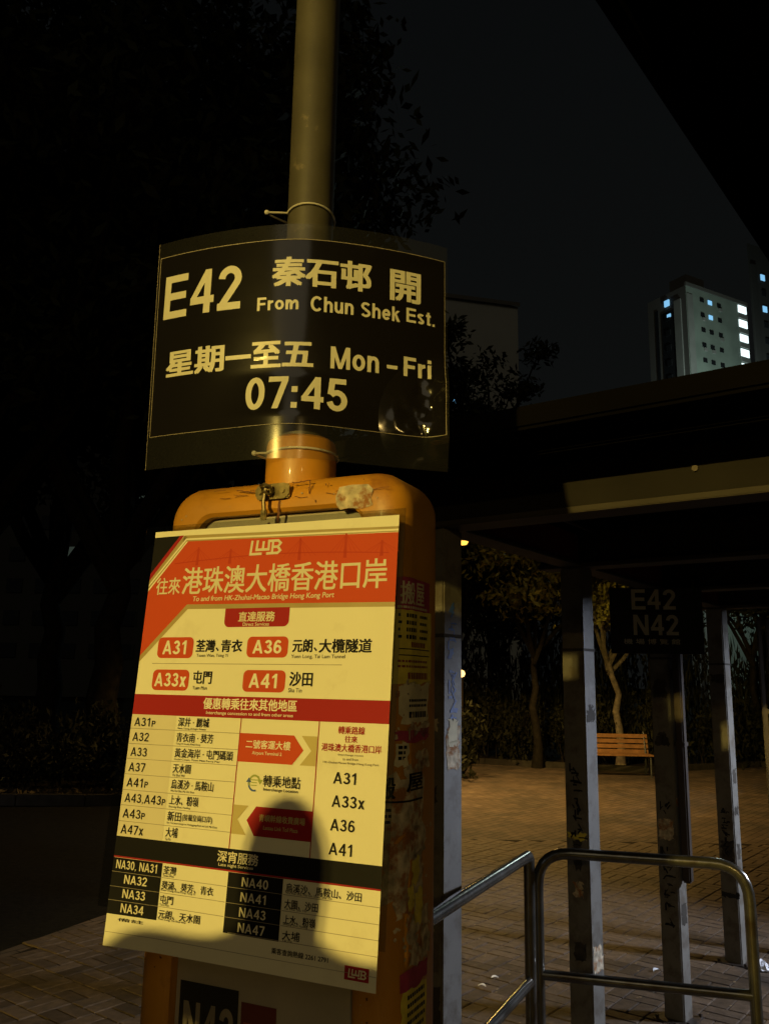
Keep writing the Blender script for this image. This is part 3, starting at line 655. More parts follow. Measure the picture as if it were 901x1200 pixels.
def rows(g):
    for k, s in enumerate(('A31^', 'A32', 'A33', 'A37', 'A41^', 'A43,A43^', 'A43^', 'A47x')):
        wd = {'A31^': 55, 'A32': 43, 'A33': 43, 'A37': 43, 'A41^': 55, 'A43,A43^': 104, 'A43^': 57, 'A47x': 58}[s]
        TL(s, 5, 419-k*30.4, 17.5, PF, .0012, t=.15, width=wd)
    for k, (s, x1) in enumerate((('深井 · 麗城', 196), ('青衣南 · 葵芳', 210), ('黃金海岸 · 屯門碼頭', 261), ('天水圍', 163), ('烏溪沙 · 馬鞍山', 222), ('上水、粉嶺', 190), ('新田', 152), ('大埔', 148))):
        TG( s, (119, 422-k*30.4, x1, 440-k*30.4), PF, .0012, .3)
    TG( '(接載皇崗口岸)', (155, 424-6*30.4-1, 227, 438-6*30.4-1), PF, .0012, .15)
    for k, (s, x1) in enumerate((('Sham Tseng, Bellagio Estates', 190), ('Tsing Yi South, Kwai Fong', 180), ('Gold Coast, Tuen Mun Ferry Pier', 232), ('Tin Shui Wai', 150), ('Wu Kai Sha, Ma On Shan', 178), ('Sheung Shui, Fanling', 172), ('San Tin Interchange to Huanggang Port via Lok Ma Chau', 240), ('Tai Po', 133))):
        TG( s, (119, 415.5-k*30.4, x1, 420-k*30.4), PF, .0012, .05)
    for k, s in enumerate(('A31', 'A33x', 'A36', 'A41')): TL(s, 487, 333-k*40.8, 20.5, PF, .0012, t=.155, width=67 if 'x' in s else 50)
    TG( '轉乘地點', (336, 318, 418, 339), PF, .0012, .4); TG( 'Interchange Location', (338, 309, 414, 316), PF, .0012, .1)
    for k, s in enumerate(('荃灣', '葵涌、葵芳、青衣', '屯門', '元朗、天水圍')):
        x1 = (155, 246, 155, 222)[k]; y = (143, 116, 90, 64)[k]; TG( s, (124, y-2, x1, y+13), PF, .0012, .3)
    for k, s in enumerate(('烏溪沙、馬鞍山、沙田', '大圍、沙田', '上水、粉嶺', '大埔')):
        x1 = (558, 473, 470, 440)[k]; y = (141, 114, 88, 62)[k]; TG( s, (404, y-2, x1, y+13), PF, .0012, .3)
    for k in range(4):
        y = (136.5, 110, 84, 58)[k]; TG( ('Tsuen Wan', 'Kwai Chung, Kwai Fong, Tsing Yi', 'Tuen Mun', 'Yuen Long, Tin Shui Wai')[k], (124, y, (150, 205, 146, 190)[k], y+4), PF, .0012, .05)
        TG( ('Wu Kai Sha, Ma On Shan, Sha Tin', 'Tai Wai, Sha Tin', 'Sheung Shui, Fanling', 'Tai Po')[k], (404, y-1, (500, 450, 455, 425)[k], y+3), PF, .0012, .05)
    TG( '備註', (26, 46, 90, 52), PF, .0012, .2); TG( '乘客查詢熱線 2261 2791', (384, 34, 500, 44), PF, .0012, .2)
pl('table_lettering', 'ink', rows)
pl('code_column', 'poster_cream', lambda g: rect(g, -4, 201, 112, 443, PF, .0005))
pl('column_rules', 'poster_red', lambda g: (rect(g, 271, 201, 273, 443, PF, .0008), rect(g, 448, 201, 450, 443, PF, .0008), rect(g, -4, 160.5, 594, 163.5, PF, .0009)))
pl('terminal_arrow', 'poster_orange', lambda g: poly(g, [(273, 361), (273, 415), (396, 415), (419, 388), (396, 361)], PF, .0009))
pl('return_arrow', 'poster_red', lambda g: poly(g, [(448, 228), (448, 281), (325, 281), (306, 255), (325, 228)], PF, .0009))
pl('arrow_chevron', 'poster_tan', lambda g: poly(g, [(413, 415), (447, 415), (447, 361), (413, 361), (436, 388)], PF, .0008))
pl('arrow_chevron', 'poster_tan', lambda g: poly(g, [(307, 281), (273, 281), (273, 228), (307, 228), (285, 255)], PF, .0008))
pl('arrow_lettering', 'print_white', lambda g: (TG( '二號客運大樓', (289, 387, 390, 403), PF, .0013, .3), TG( 'Airport Terminal 2', (305, 374, 372, 382), PF, .0013, .1)))
pl('return_arrow_lettering', 'poster_tan', lambda g: (TG( '青嶼幹線收費廣場', (334, 255, 434, 268), PF, .0013, .2), TG( 'Lantau Link Toll Plaza', (345, 241, 420, 248), PF, .0013, .1)))  # tan lettering on the return arrow
def icon(g):
    vs, fs = stroke(arc(316, 323, 12, 14, 200, 20, 14), 3.4); put(g, vs, fs, PF, .0012); poly(g, [(322, 330), (335, 330), (329, 321)], PF, .0013)
    for y in (318, 323, 328): rect(g, 309, y, 322, y+1.6, PF, .0012)
pl('interchange_icon', 'icon_green', icon)
pl('icon_arrow', 'icon_blue', lambda g: (put(g, *stroke(arc(316, 323, 13, 14, 175, 290, 10), 3.4), PF, .0011), poly(g, [(297, 324), (309, 324), (303, 333)], PF, .0012)))
pl('red_lettering', 'poster_red', lambda g: (TG( '轉乘路線', (491, 422, 546, 436), PF, .0012, .25), TG( '往來', (506, 407, 532, 419), PF, .0012, .25), TG( '港珠澳大橋香港口岸', (458, 390, 582, 404), PF, .0012, .25)))
pl('small_lettering', 'ink_grey', lambda g: (TG( 'Interchange routes', (494, 382, 546, 386.5), PF, .0012, .08), TG( 'to and from', (504, 375, 536, 379.5), PF, .0012, .08), TG( 'HK-Zhuhai-Macao Bridge Hong Kong Port', (463, 367, 578, 372), PF, .0012, .08)))
pl('night_band', 'poster_black', lambda g: rect(g, -4, 163, 594, 201, PF, .0008))
pl('night_code_block', 'poster_black', lambda g: rect(g, -4, 57, 120, 160, PF, .0008, 12, 10))
pl('night_code_block', 'poster_black', lambda g: rect(g, 276, 55, 397, 160, PF, .0008))
def night(g):
    TG( '深宵服務', (248, 176, 340, 196), PF, .0012, .4); TG( 'Late night Services', (252, 167, 330, 174), PF, .0012, .1)
    for k, s in enumerate(('NA30, NA31', 'NA32', 'NA33', 'NA34')): TL(s, 5 if k == 0 else 30, (140, 114, 88, 62)[k], 16, PF, .0012, t=.15, width=105 if k == 0 else 57)
    for k, s in enumerate(('NA40', 'NA41', 'NA43', 'NA47')): TL(s, 308, (138, 112, 86, 60)[k], 16, PF, .0012, t=.15, width=58)
pl('night_lettering', 'poster_cream', night)
pl('company_mark', 'poster_red', lambda g: rect(g, 533, 14, 580, 36, PF, .0009))
pl('company_mark_lettering', 'poster_cream', lambda g: logo(g, 539, 18, 36, 14, .0013))

# ================================================================== TIMETABLE SIGN ROUND THE POLE
pa = C0+EX*PC[0]+EN*PC[1]
SX, SY, SZ, SA, SK = -.2059, 1.805, 2.4732, .001, .8237
tsign = empty('timetable_sign', (SX, SY, SZ-.3), 0, 'black laminated timetable sheet tied round the grey pole above the column', 'sign')
def SG(x, y, l):
    s = x/1000+(-.0062)*y/1000; z = y/1000-(-.0062)*x/1000
    th = 2*SK*s; xx = math.sin(th)/(2*SK); yy = (1-math.cos(th))/(2*SK)
    # the lower right corner of the film is creased and bent forward
    c = max(0, (x-250)/110)*max(0, (-y-90)/170) if x > 250 and y < -90 else 0
    nx_, ny_ = -math.sin(th), -math.cos(th)
    return (xx*1.0-nx_*0-(-l)*0+(l)*(-math.sin(-th))*-1*0+(-nx_)*0+l*(-math.sin(th))*-1*0, yy-l-c*.020, z+.3)
_TH = lambda s: .13*math.tanh(s/.04)+.95*s
_ST = [(i*.002-.42) for i in range(421)]; _X = [0.0]*421; _Y = [0.0]*421
for i in range(211, 421): _X[i] = _X[i-1]+.002*math.cos(_TH(_ST[i]-.001)); _Y[i] = _Y[i-1]+.002*math.sin(_TH(_ST[i]-.001))
for i in range(209, -1, -1): _X[i] = _X[i+1]-.002*math.cos(_TH(_ST[i]+.001)); _Y[i] = _Y[i+1]-.002*math.sin(_TH(_ST[i]+.001))
def SG(x, y, l):
    s = x/1000-.0062*y/1000; z = y/1000+.0062*x/1000
    th = _TH(s); fi = (s+.42)/.002; i_ = min(419, max(0, int(fi))); fr = fi-i_
    bx_ = _X[i_]*(1-fr)+_X[i_+1]*fr; by_ = _Y[i_]*(1-fr)+_Y[i_+1]*fr
    c = max(0, (x-250)/110)*max(0, (-y-90)/170)
    q = max(0, (x-285)/80)*(1 if -235 < y < -90 else max(0, 1-min(abs(y+235), abs(y+90))/90))
    wv = .0035*math.sin(y/17+x/40)*min(1, q*1.5)
    return (bx_+math.sin(th)*l, by_-math.cos(th)*l-c*.010-.050*q*q-wv-.015*z-.022*math.exp(-(s/.13)**2)*min(1, max(0, (-.10-z)/.10)), z+.3)
g = G(); rect(g, -366, -300, 366, 262, SG, 0, 150, 70); film = g.build('film', 'clear_film', tsign, True)
g = G(); rect(g, -358, -223, 358, 223, SG, .0012, 150, 56); g.build('black_sheet', 'laminated_black', tsign, True)
g = G(); rect(g, -358, 221.6, 358, 223.4, SG, .0022, 150, 1); rect(g, -358.5, -223, -357, 223, SG, .0022, 1, 56); rect(g, 357, -223, 358.5, 223, SG, .0022, 1, 56); rect(g, -358, -224, 358, -222.8, SG, .0022, 150, 1)
rect(g, -366.5, -300, -365.3, 262, SG, .0006, 1, 70)
g.build('sheet_edge', 'ink_grey', tsign)
def sgt(g):
    latin(g, 'E42', -340, 62, 108, SG, .0020, t=.165, width=206, slant=.02)
    for s, b_ in (('秦石邨', (-57, 109, 168, 178)), ('開', (218, 100, 291, 174)), ('星期', (-320, -84, -170, -22)), ('至五', (-99, -84, 38, -25))): glyphs(g, s, b_, SG, .0020, 2.6)
    rect(g, -164, -61, -102, -51, SG, .0021, 6, 1)
    latin(g, 'From', -92, 51, 32, SG, .0020, t=.17, width=96); latin(g, 'Chun', 31, 48, 37, SG, .0020, t=.165, width=98)
    latin(g, 'Shek', 146, 47, 36, SG, .0020, t=.165, width=95); latin(g, 'Est.', 257, 51, 35, SG, .0020, t=.165, width=74)
    latin(g, 'Mon', 79, -84, 52, SG, .0020, t=.165, width=112); latin(g, '-', 210, -84, 52, SG, .0020, t=.165, width=27); latin(g, 'Fri', 251, -82, 47, SG, .0020, t=.18, width=70)
    latin(g, '07:45', -110, -187, 79, SG, .0020, t=.165, width=229)
REAL_SG = SG
SG = lambda x, y, l: (x, y, l)
g0 = G(); sgt(g0); SG = REAL_SG
bm = bmesh.new(); bv = [bm.verts.new(v) for v in g0.v]
for f in g0.f:
    try: bm.faces.new([bv[i] for i in f])
    except ValueError: pass
bmesh.ops.triangulate(bm, faces=bm.faces[:])
for k in range(-26, 27):
    bmesh.ops.bisect_plane(bm, geom=bm.verts[:]+bm.edges[:]+bm.faces[:], plane_co=(k*(4 if abs(k) < 14 else 13), 0, 0), plane_no=(1, 0, 0))
bm.verts.index_update(); g = G(); g.add([SG(*v.co) for v in bm.verts], [[v.index for v in f.verts] for f in bm.faces]); bm.free()
g.build('lettering', 'sign_white', tsign)
def tie(z, head, r_=.0585, tilt=0.0):
    # cable tie loop round the pole with its head and tail to the left, in sign space
    px, py = pa.x-SX, pa.y-SY; g = G(); pts = []
    hx, hy = px-head, py-.035
    for i in range(21):
        a = R(-160+i*(320/20)-90+0); a = R(-145+290*i/20)    # angle from +x side
        pts.append((px+r_*math.cos(a), py+r_*math.sin(a), z+tilt*math.sin(a)*-.06))
    # start: from head round the front of the pole, back to the head
    front = [(hx, hy, z)]+[(px+r_*math.cos(R(a)), py+r_*math.sin(R(a)), z+(.012 if tilt else .002)*math.sin(R(a))*-1) for a in range(205, 361, 13)]
    back = [(px+r_*math.cos(R(a)), py+r_*math.sin(R(a)), z+(.012 if tilt else .002)*math.sin(R(a))*-1) for a in range(5, 180, 14)]
    loop = front+back
    g.tube(loop+[(hx+.004, hy+.006, z-.003)], .0026, 8)
    g.box((hx-.002, hy, z), (.010, .008, .010), None, .002)
    return g
tie(2.782-SZ+.3, .098, tilt=1).build('cable_tie', 'zip_tie', tsign, True)
tie(2.195-SZ+.3, .10, r_=.083).build('cable_tie', 'zip_tie', tsign, True)

# ================================================================== SHELTER
PZ = 2.23
P4 = Vector((2.27, 5.83, 0)); STEP = Vector((.690, .953, 0))
POSTS = [P4-STEP*(3-k) for k in range(4)]
Dd = STEP.normalized(); De = Vector((Dd.y, -Dd.x, 0)); SAZ = math.atan2(Dd.y, Dd.x)
shel = empty('bus_shelter', POSTS[0], SAZ, 'dark bus shelter roof on four square grey posts with red beams, right of the column', 'bus shelter')
PROT = R(-5); SL = STEP.length       # local: x along the row of posts, y to the left of it (away from the roof side)
def post_faces(g, x, s=.108, z0=0, z1=PZ):
    g.box((0, 0, (z0+z1)/2), (s, s, z1-z0), None, .006)
PO = []
for k in range(4):
    g = G(); post_faces(g, k*SL); po = g.build('post', 'post_paint', shel); po.location = (k*SL, 0, 0); po.rotation_euler = (0, 0, PROT); PO.append(po)
    g = G(); g.box((0, 0, .006+.004), (.20, .20, .012), None, .002); g.build('base_plate', 'dark_metal', po)
    g = G()
    for sx_ in (-1, 1):
        for sy_ in (-1, 1): g = G(); g.tube([(sx_*.082, sy_*.082, .014), (sx_*.082, sy_*.082, .032)], .009, 6); g.build('bolt', 'dark_metal', po)
    g = G(); g.box((0, 0, 1.86), (.112, .112, .012), None, .001); g.build('seam_band', 'shelter_trim', po)
    # cross beam to the right of each post
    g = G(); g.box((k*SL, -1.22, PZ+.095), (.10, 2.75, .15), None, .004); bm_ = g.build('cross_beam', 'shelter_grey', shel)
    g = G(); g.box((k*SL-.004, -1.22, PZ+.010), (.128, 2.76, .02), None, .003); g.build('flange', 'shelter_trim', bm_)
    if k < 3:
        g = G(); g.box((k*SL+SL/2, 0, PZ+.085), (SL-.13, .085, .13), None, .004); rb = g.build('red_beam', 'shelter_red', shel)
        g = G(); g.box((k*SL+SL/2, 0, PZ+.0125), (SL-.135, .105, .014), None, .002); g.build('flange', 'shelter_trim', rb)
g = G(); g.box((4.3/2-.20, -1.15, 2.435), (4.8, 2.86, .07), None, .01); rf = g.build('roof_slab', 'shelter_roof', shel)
g = G(); g.box((-.27, -1.15, 2.425), (.03, 2.94, .11), None, .006); g.build('end_fascia', 'shelter_roof', shel)
g = G(); g.box((4.3/2-.20, .32, 2.425), (4.83, .035, .11), None, .006); g.build('side_fascia', 'shelter_roof', shel)
g = G(); g.box((-.292, -1.15, 2.385), (.012, 2.94, .02), None, .004); g.build('fascia_trim', 'shelter_roof', shel)
for j in range(6):
    g = G(); g.box((2.0, -.25-j*.46, 2.390), (4.4, .05, .03), None, .003); g.build('roof_batten', 'shelter_roof', shel)
for j in range(1, 4):
    g = G(); g.box((-.287, .30-j*.74, 2.425), (.006, .018, .108), None, .001); g.build('fascia_joint', 'shelter_grey', shel)
for k in range(4):
    for j in (-.12, -.9, -1.7):
        g = G(); g.tube([(k*SL-.05, j, PZ+.095), (k*SL-.058, j, PZ+.095)], .010, 6); g.build('bolt', 'dark_metal', shel)
g = G(); g.tube([(-.06, -.10, PZ+.16), (.3, -.11, PZ+.165), (1.2, -.11, PZ+.16), (2.4, -.11, PZ+.165), (3.55, -.11, PZ+.16)], .009, 6); g.build('conduit', 'dark_metal', shel, True)
# drain pipe on the third post
g = G(); x3 = 2*SL; g.box((x3-.02, -.088, 1.44), (.055, .048, 1.5), None, .008)
for z in (.78, 1.4, 2.0): g.box((x3-.02, -.088, z), (.066, .056, .022), None, .003)
g.build('drain_pipe', 'dark_metal', shel)
# stickers and scrawls on the posts: dark worn patches
def patch(k, face, z0, z1, m_, sd, w_=.09, lay=.0012, name='sticker_residue'):
    g = G(); pts = jag(-w_/2, z0, w_/2, z1, sd, .009, 8)
    if face == 'front': fn = lambda x, y, l: (-.054-l, -x, y)
    else: fn = lambda x, y, l: (x, -.054-l, y)
    poly(g, pts, fn, lay); return g.build(name, m_, PO[k])
rq = random.Random(88)
for k in range(4):
    for i in range(7):
        z0 = rq.uniform(.35, 1.75); w0_ = rq.uniform(.03, .085)
        patch(k, rq.choice(['front', 'front', 'side']), z0, z0+rq.uniform(.02, .11), rq.choice(['flyer_torn', 'grime', 'grime', 'shelter_trim']), 100+k*10+i, w0_, .0008+i*.0001)
patch(2, 'front', .90, 1.0, 'flyer_torn', 2, .085); patch(3, 'front', .40, .43, 'board_dark', 3, .116)
patch(2, 'front', 1.99, 2.0, 'flyer_torn', 4, .11); patch(1, 'front', 1.05, 1.075, 'flyer_yellow', 5, .08)
patch(0, 'side', 1.42, 1.56, 'flyer_torn', 6, .07); patch(0, 'side', 1.50, 1.58, 'flyer_cream', 8, .05, .002)
def scrawl(k, face, z0, z1, sd, w_=.075, m_='ink'):
    # hand-brushed characters too worn to read: short brush strokes in a column
    g = G(); rr = random.Random(sd)
    if face == 'front': fn = lambda x, y, l: (-.054-l, -x, y)
    else: fn = lambda x, y, l: (x, -.054-l, y)
    z = z1
    while z > z0:
        for i in range(6):
            x = rr.uniform(-w_/2, w_/2*.3); y = z-rr.uniform(0, .05); a = rr.choice([0, 0, PI/2, -1.0, .9]); ln = rr.uniform(.015, .045)
            vs, fs = stroke([(x, y), (x+ln*math.cos(a)*.5, y+ln*math.sin(a)*.5+.002), (x+ln*math.cos(a), y+ln*math.sin(a))], rr.uniform(.004, .009)); put(g, vs, fs, fn, .0015+i*.00005)
        z -= .066
    tag(g.build('graffiti', m_, PO[k]), kind='stuff')
scrawl(2, 'front', 1.02, 1.08, 3); scrawl(2, 'front', .50, .85, 4, .07); scrawl(3, 'front', .62, .95, 5, .06); scrawl(1, 'front', 1.0, 1.36, 6, .06); scrawl(0, 'side', 1.58, 1.95, 7, .06, 'icon_blue')

# route board hung in front of the third post
bc = Vector((1.485, 4.66, 2.055))
rb_ = empty('route_number_board', bc, R(-9), 'small black E42 N42 route board hanging under the shelter roof', 'sign')
BF = lambda x, y, l: (x, -.008-l, y)
g = G(); g.box((0, 0, 0), (.485, .014, .355), None, .003); g.build('board', 'board_dark', rb_)
g = G(); g.box((0, -.009, .042), (.485, .004, .004)); g.build('seam', 'dark_metal', rb_)
g = G(); latin(g, 'E42', -.128, .060, .110, BF, .003, t=.17, width=.232); latin(g, 'N42', -.122, -.078, .110, BF, .003, t=.17, width=.235)
glyphs(g, '機 場 博 覽 館', (-.175, -.127, .118, -.098), BF, .003, .0006); g.build('lettering', 'sign_white', rb_)
for sx_ in (-.2, .2): g = G(); g.tube([(sx_, 0, .17), (sx_, 0, .215)], .006, 8); g.build('hanger', 'dark_metal', rb_)

# second canopy overhead at the upper right
can = empty('overhead_canopy', (.43, 1.35, 0), math.atan2(.8, .62), 'dark canopy roof edge overhead at the upper right corner', 'canopy')
g = G(); g.box((1.8, -1.05, 2.98), (4.7, 2.1, .10), None, .01); g.build('roof_slab', 'shelter_roof', can)
g = G(); g.box((1.8, -.015, 2.93), (4.7, .03, .22), None, .005); g.build('fascia', 'shelter_roof', can)
for k in range(6):
    g = G(); g.box((-.3+k*.8, -1.05, 2.905), (.05, 2.04, .05), None, .004); g.build('purlin', 'shelter_roof', can)
for x in (-.3, 3.9):
    g = G(); g.box((x, -1.85, 1.46), (.10, .10, 2.93), None, .006); g.build('post', 'post_paint', can)

# ================================================================== QUEUE RAILINGS
def bend(pts, r_=.11, n=7):
    pts = [Vector(q) for q in pts]; out = [pts[0]]
    for i in range(1, len(pts)-1):
        a = (pts[i-1]-pts[i]); c = (pts[i+1]-pts[i]); rr = min(r_, a.length*.45, c.length*.45)
        p0 = pts[i]+a.normalized()*rr; p1 = pts[i]+c.normalized()*rr
        for k in range(n+1):
            t_ = k/n; out.append(p0*(1-t_)**2+pts[i]*2*t_*(1-t_)+p1*t_*t_)
    return out+[pts[-1]]
TR = .0215
def rail(name, a, c, zt, zm, label, close=True, r_=.13):
    root = empty(name, a, 0, label, 'railing'); a = Vector(a); d_ = Vector(c)-a
    g = G(); g.tube(bend([(0, 0, .0), (0, 0, zt), (d_.x, d_.y, zt), (d_.x, d_.y, .0)], r_), TR, 14); g.build('hoop', 'steel_rail', root, True)
    g = G(); g.tube([d_*.015+Vector((0, 0, zm)), d_*.985+Vector((0, 0, zm))], TR*.9, 14); g.build('mid_rail', 'steel_rail', root, True)
    for q in (Vector(), d_):
        g = G(); g.lathe([(.05, .014), (.05, .022), (.03, .03)], q, 16); g.build('floor_flange', 'steel_rail', root, True)
    g = G()
    for t_ in (.02, .98): g.lathe([(.028, zm-.02), (.03, zm), (.028, zm+.02)], d_*t_, 14)
    return root
rail('queue_railing', (.632, 3.60, 0), (1.385, 3.40, 0), 1.05, .60, 'rounded tubular steel queue railing in front of the grey shelter posts')
rail('queue_railing', (.585, 3.52, 0), (-.10, 2.06, 0), 1.05, .60, 'tubular steel queue railing slanting out from behind the orange column', r_=.03)

# framed screen at the far right
scr = empty('screen_frame', (2.63, 6.0, 0), math.atan2(-.35, .95), 'dark brown framed screen panel at the right edge beyond the last post', 'screen')
for x in (0, .055, 1.1):
    g = G(); g.box((x, 0, 1.13), (.035, .035, 2.1), None, .006); g.build('upright', 'dark_metal', scr)
for z in (.10, .30, 1.55, 2.15):
    g = G(); g.box((.55, .0, z), (1.14, .03, .035), None, .004); g.build('cross_bar', 'dark_metal', scr)
g = G(); g.box((.58, .012, 1.2), (.99, .006, 1.76)); g.build('panel', 'board_dark', scr)

# ================================================================== BENCH
bn = empty('park_bench', (4.62, 17.35, 0), R(-3), 'wooden slatted park bench at the far edge of the plaza', 'bench')
for k in range(4):
    g = G(); g.box((0, .20+k*.022, .40+k*.098+.045), (1.36, .025, .078), None, .006); g.build('back_slat', 'wood_slat', bn)
for k in range(4):
    g = G(); g.box((0, -.22+k*.105, .40), (1.36, .085, .03), None, .006); g.build('seat_slat', 'wood_slat', bn)
for x in (-.62, .62):
    g = G(); g.tube(bend([(x, -.22, .0), (x, -.22, .375), (x, .16, .365), (x, .30, .82)], .04), .02, 8); g.tube([(x, .17, .36), (x, .22, .0)], .02, 8); g.build('leg_frame', 'bench_iron', bn)

# ================================================================== LITTER
g = G()
rr = random.Random(3); ptz = []
for i in range(9):
    for j in range(7):
        a = i/8*2*PI; ptz.append((.04*math.cos(a)*(j/6)*rr.uniform(.7, 1.3), .028*math.sin(a)*(j/6)*rr.uniform(.7, 1.3), .014+.05*math.exp(-((j/6-.4)**2)*6)*rr.uniform(.3, 1)))
g.add(ptz, [(i*7+j, i*7+j+1, ((i+1) % 9)*7+j+1, ((i+1) % 9)*7+j) for i in range(8) for j in range(6)])
ts = g.build('crumpled_tissue', 'tissue'); ts.location = (2.365, 5.66, 0); ts.scale = (1.1, 1.8, 1.2); tag(ts, 'crumpled white tissue on the paving at the right edge', 'litter')
def fallen(x, y, s, a, m_, label, sd):
    g = G(); rr = random.Random(sd); n_ = 6; vs = []
    for i in range(n_+1):
        t_ = i/n_; w_ = .34*math.sin(PI*min(1, t_*1.02))**.8
        for k in (-1, 0, 1): vs.append((s*(t_-.5), s*w_*k, .0165+s*.22*abs(k)*.6+s*.18*math.sin(t_*3)+rr.uniform(0, .002)))
    g.add(vs, [(i*3+k, i*3+k+1, (i+1)*3+k+1, (i+1)*3+k) for i in range(n_) for k in range(2)])
    o = g.build('fallen_leaf', m_); o.location = (x, y, 0); o.rotation_euler = (0, 0, a); tag(o, label, 'leaf', 'leaves and scraps on the paving')
fallen(.47, 5.74, .10, -.3, 'leaf_litter', 'tan fallen leaf on the paving just right of the first post', 1)
fallen(.69, 5.42, .045, .2, 'tissue', 'tiny pale leaf between the column and the railing corner', 2)
fallen(.60, 5.28, .045, -.4, 'tissue', 'tiny pale leaf nearest the lower slanting rail', 3)
fallen(1.69, 5.60, .05, .5, 'tissue', 'small pale scrap on the paving between third and fourth posts', 4)
g = G(); rr = random.Random(12)
for k in range(170):
    y = rr.uniform(4.6, 9); x = rr.uniform(.1, 2.8)*y/5.5; s = rr.uniform(.004, .012)
    g.add([(x-s, y, .0165), (x, y-s*.8, .0165), (x+s, y+s*.2, .019), (x, y+s, .0165)], [(0, 1, 2, 3)])
tag(g.build('paving_grit', 'leaf_litter'), kind='stuff')

# ================================================================== TREES AND SHRUBS
def leafcloud(blobs, n, size, sd, shell=.5):
    rn = np.random.RandomState(sd); V = []; per = n//len(blobs)
    P_ = []
    for (c, r_) in blobs:
        d_ = rn.normal(size=(per, 3)); d_ /= np.linalg.norm(d_, axis=1)[:, None]
        rad = shell+(1-shell)*rn.rand(per, 1)
        P_.append(np.array(c)+d_*rad*np.array(r_))
    P_ = np.concatenate(P_); N = len(P_)
    u = rn.normal(size=(N, 3)); u /= np.linalg.norm(u, axis=1)[:, None]; v = np.cross(u, rn.normal(size=(N, 3))); v /= np.linalg.norm(v, axis=1)[:, None]
    s = (size*(.6+.8*rn.rand(N, 1)))
    q = np.stack([P_-u*s, P_-v*s*.38+u*s*.05, P_+u*s, P_+v*s*.38+u*s*.05], 1).reshape(-1, 3)
    return q
def cloudmesh(name, q, m_):
    N = len(q)//4; me = bpy.data.meshes.new(name); me.vertices.add(len(q)); me.vertices.foreach_set('co', q.ravel())
    me.loops.add(N*4); me.loops.foreach_set('vertex_index', np.arange(N*4)); me.polygons.add(N); me.polygons.foreach_set('loop_start', np.arange(N)*4)
    me.polygons.foreach_set('loop_total', np.full(N, 4)); me.update(calc_edges=True); me.materials.append(MATS[m_]); return me
def tree_parts(h, trunk_h, tr, spread, seed, nlimb=6, leaves=6000, lsize=.11, blob=.9, leafm='leaf_dark', barkm='bark_shade_tint', crown_low=.35, lean=0):
    rr = random.Random(seed); g = G(); tips = []
    top = Vector((lean, 0, trunk_h)); pts = [Vector((rr.uniform(-.04, .04)*i+lean*i/6, rr.uniform(-.04, .04)*i, trunk_h*i/6)) for i in range(7)]; pts[0].z = -.05
    g.tube(pts, [tr*(1.35 if i == 0 else 1-.07*i) for i in range(7)], 10)
    def limb(p0, d_, ln, r_, lev):
        n_ = 5; q = [p0]; dd = d_.normalized()
        for i in range(n_):
            dd = (dd+Vector((rr.uniform(-.22, .22), rr.uniform(-.22, .22), rr.uniform(-.02, .22)))).normalized(); q.append(q[-1]+dd*ln/n_)
        g.tube(q, [r_*(1-.13*i) for i in range(n_+1)], 7)
        if lev > 0:
            for k in range(3):
                st_ = q[rr.randint(2, n_)]; a = rr.uniform(0, 2*PI)
                limb(st_, dd+Vector((math.cos(a), math.sin(a), rr.uniform(-.1, .5)))*.9, ln*rr.uniform(.45, .7), r_*.5, lev-1)
        tips.append(q[-1]); tips.append(q[3])
    for k in range(nlimb):
        a = 2*PI*k/nlimb+rr.uniform(-.3, .3); el = rr.uniform(.55, 1.25)
        limb(pts[-1]-Vector((0, 0, rr.uniform(0, trunk_h*.15))), Vector((math.cos(a)*spread/h*1.6, math.sin(a)*spread/h*1.6, el)), (h-trunk_h)*rr.uniform(.55, .8), tr*.55, 1)
    bl = []
    for t_ in tips:
        if t_.z > h*crown_low:
            s_ = blob*rr.uniform(.55, 1.25); bl.append(((t_.x, t_.y, min(t_.z, h-s_*.5)), (s_, s_, s_*rr.uniform(.5, .8))))
    return g.mesh('trunk', barkm, True), cloudmesh('crown', leafcloud(bl, leaves, lsize, seed, .25), leafm)
def place_tree(parts, loc, label, group, rz=0, sc_=1, cat='tree', name='tree'):
    t_ = empty(name, loc, rz, label, cat, group); t_.scale = (sc_,)*3
    for nm, me in zip(('trunk', 'crown'), parts): link(bpy.data.objects.new(nm, me), t_)
    return t_
# big dark trees on the left
big = [tree_parts(14, 3.6, .30, 4.6, s_, 9, 21000, .15, 1.7, crown_low=.22) for s_ in (1, 2, 3)]
LG = 'large dark trees left of the bus stop'
for i, (x, y, rz, s_, lb_) in enumerate([
        (-7.6, 15.0, 0, 1.0, 'large dark tree at the left edge of the picture behind the shaded ground'),
        (-5.0, 15.8, 2.1, 1.06, 'large dark tree standing directly left of the orange column'),
        (-3.6, 18.2, 4.0, .98, 'large dark tree rising behind the timetable sheet and pole'),
        (-10.5, 18.5, 1.2, 1.1, 'tall dark tree farthest to the left'),
        (-8.2, 21.5, 5.2, 1.15, 'tall dark tree in the second row behind the left trees'),
        (-4.2, 24.5, 3.3, 1.05, 'dark tree in the second row nearest the building')]):
    place_tree(big[i % 3], (x, y, .05), lb_, LG, rz, s_)
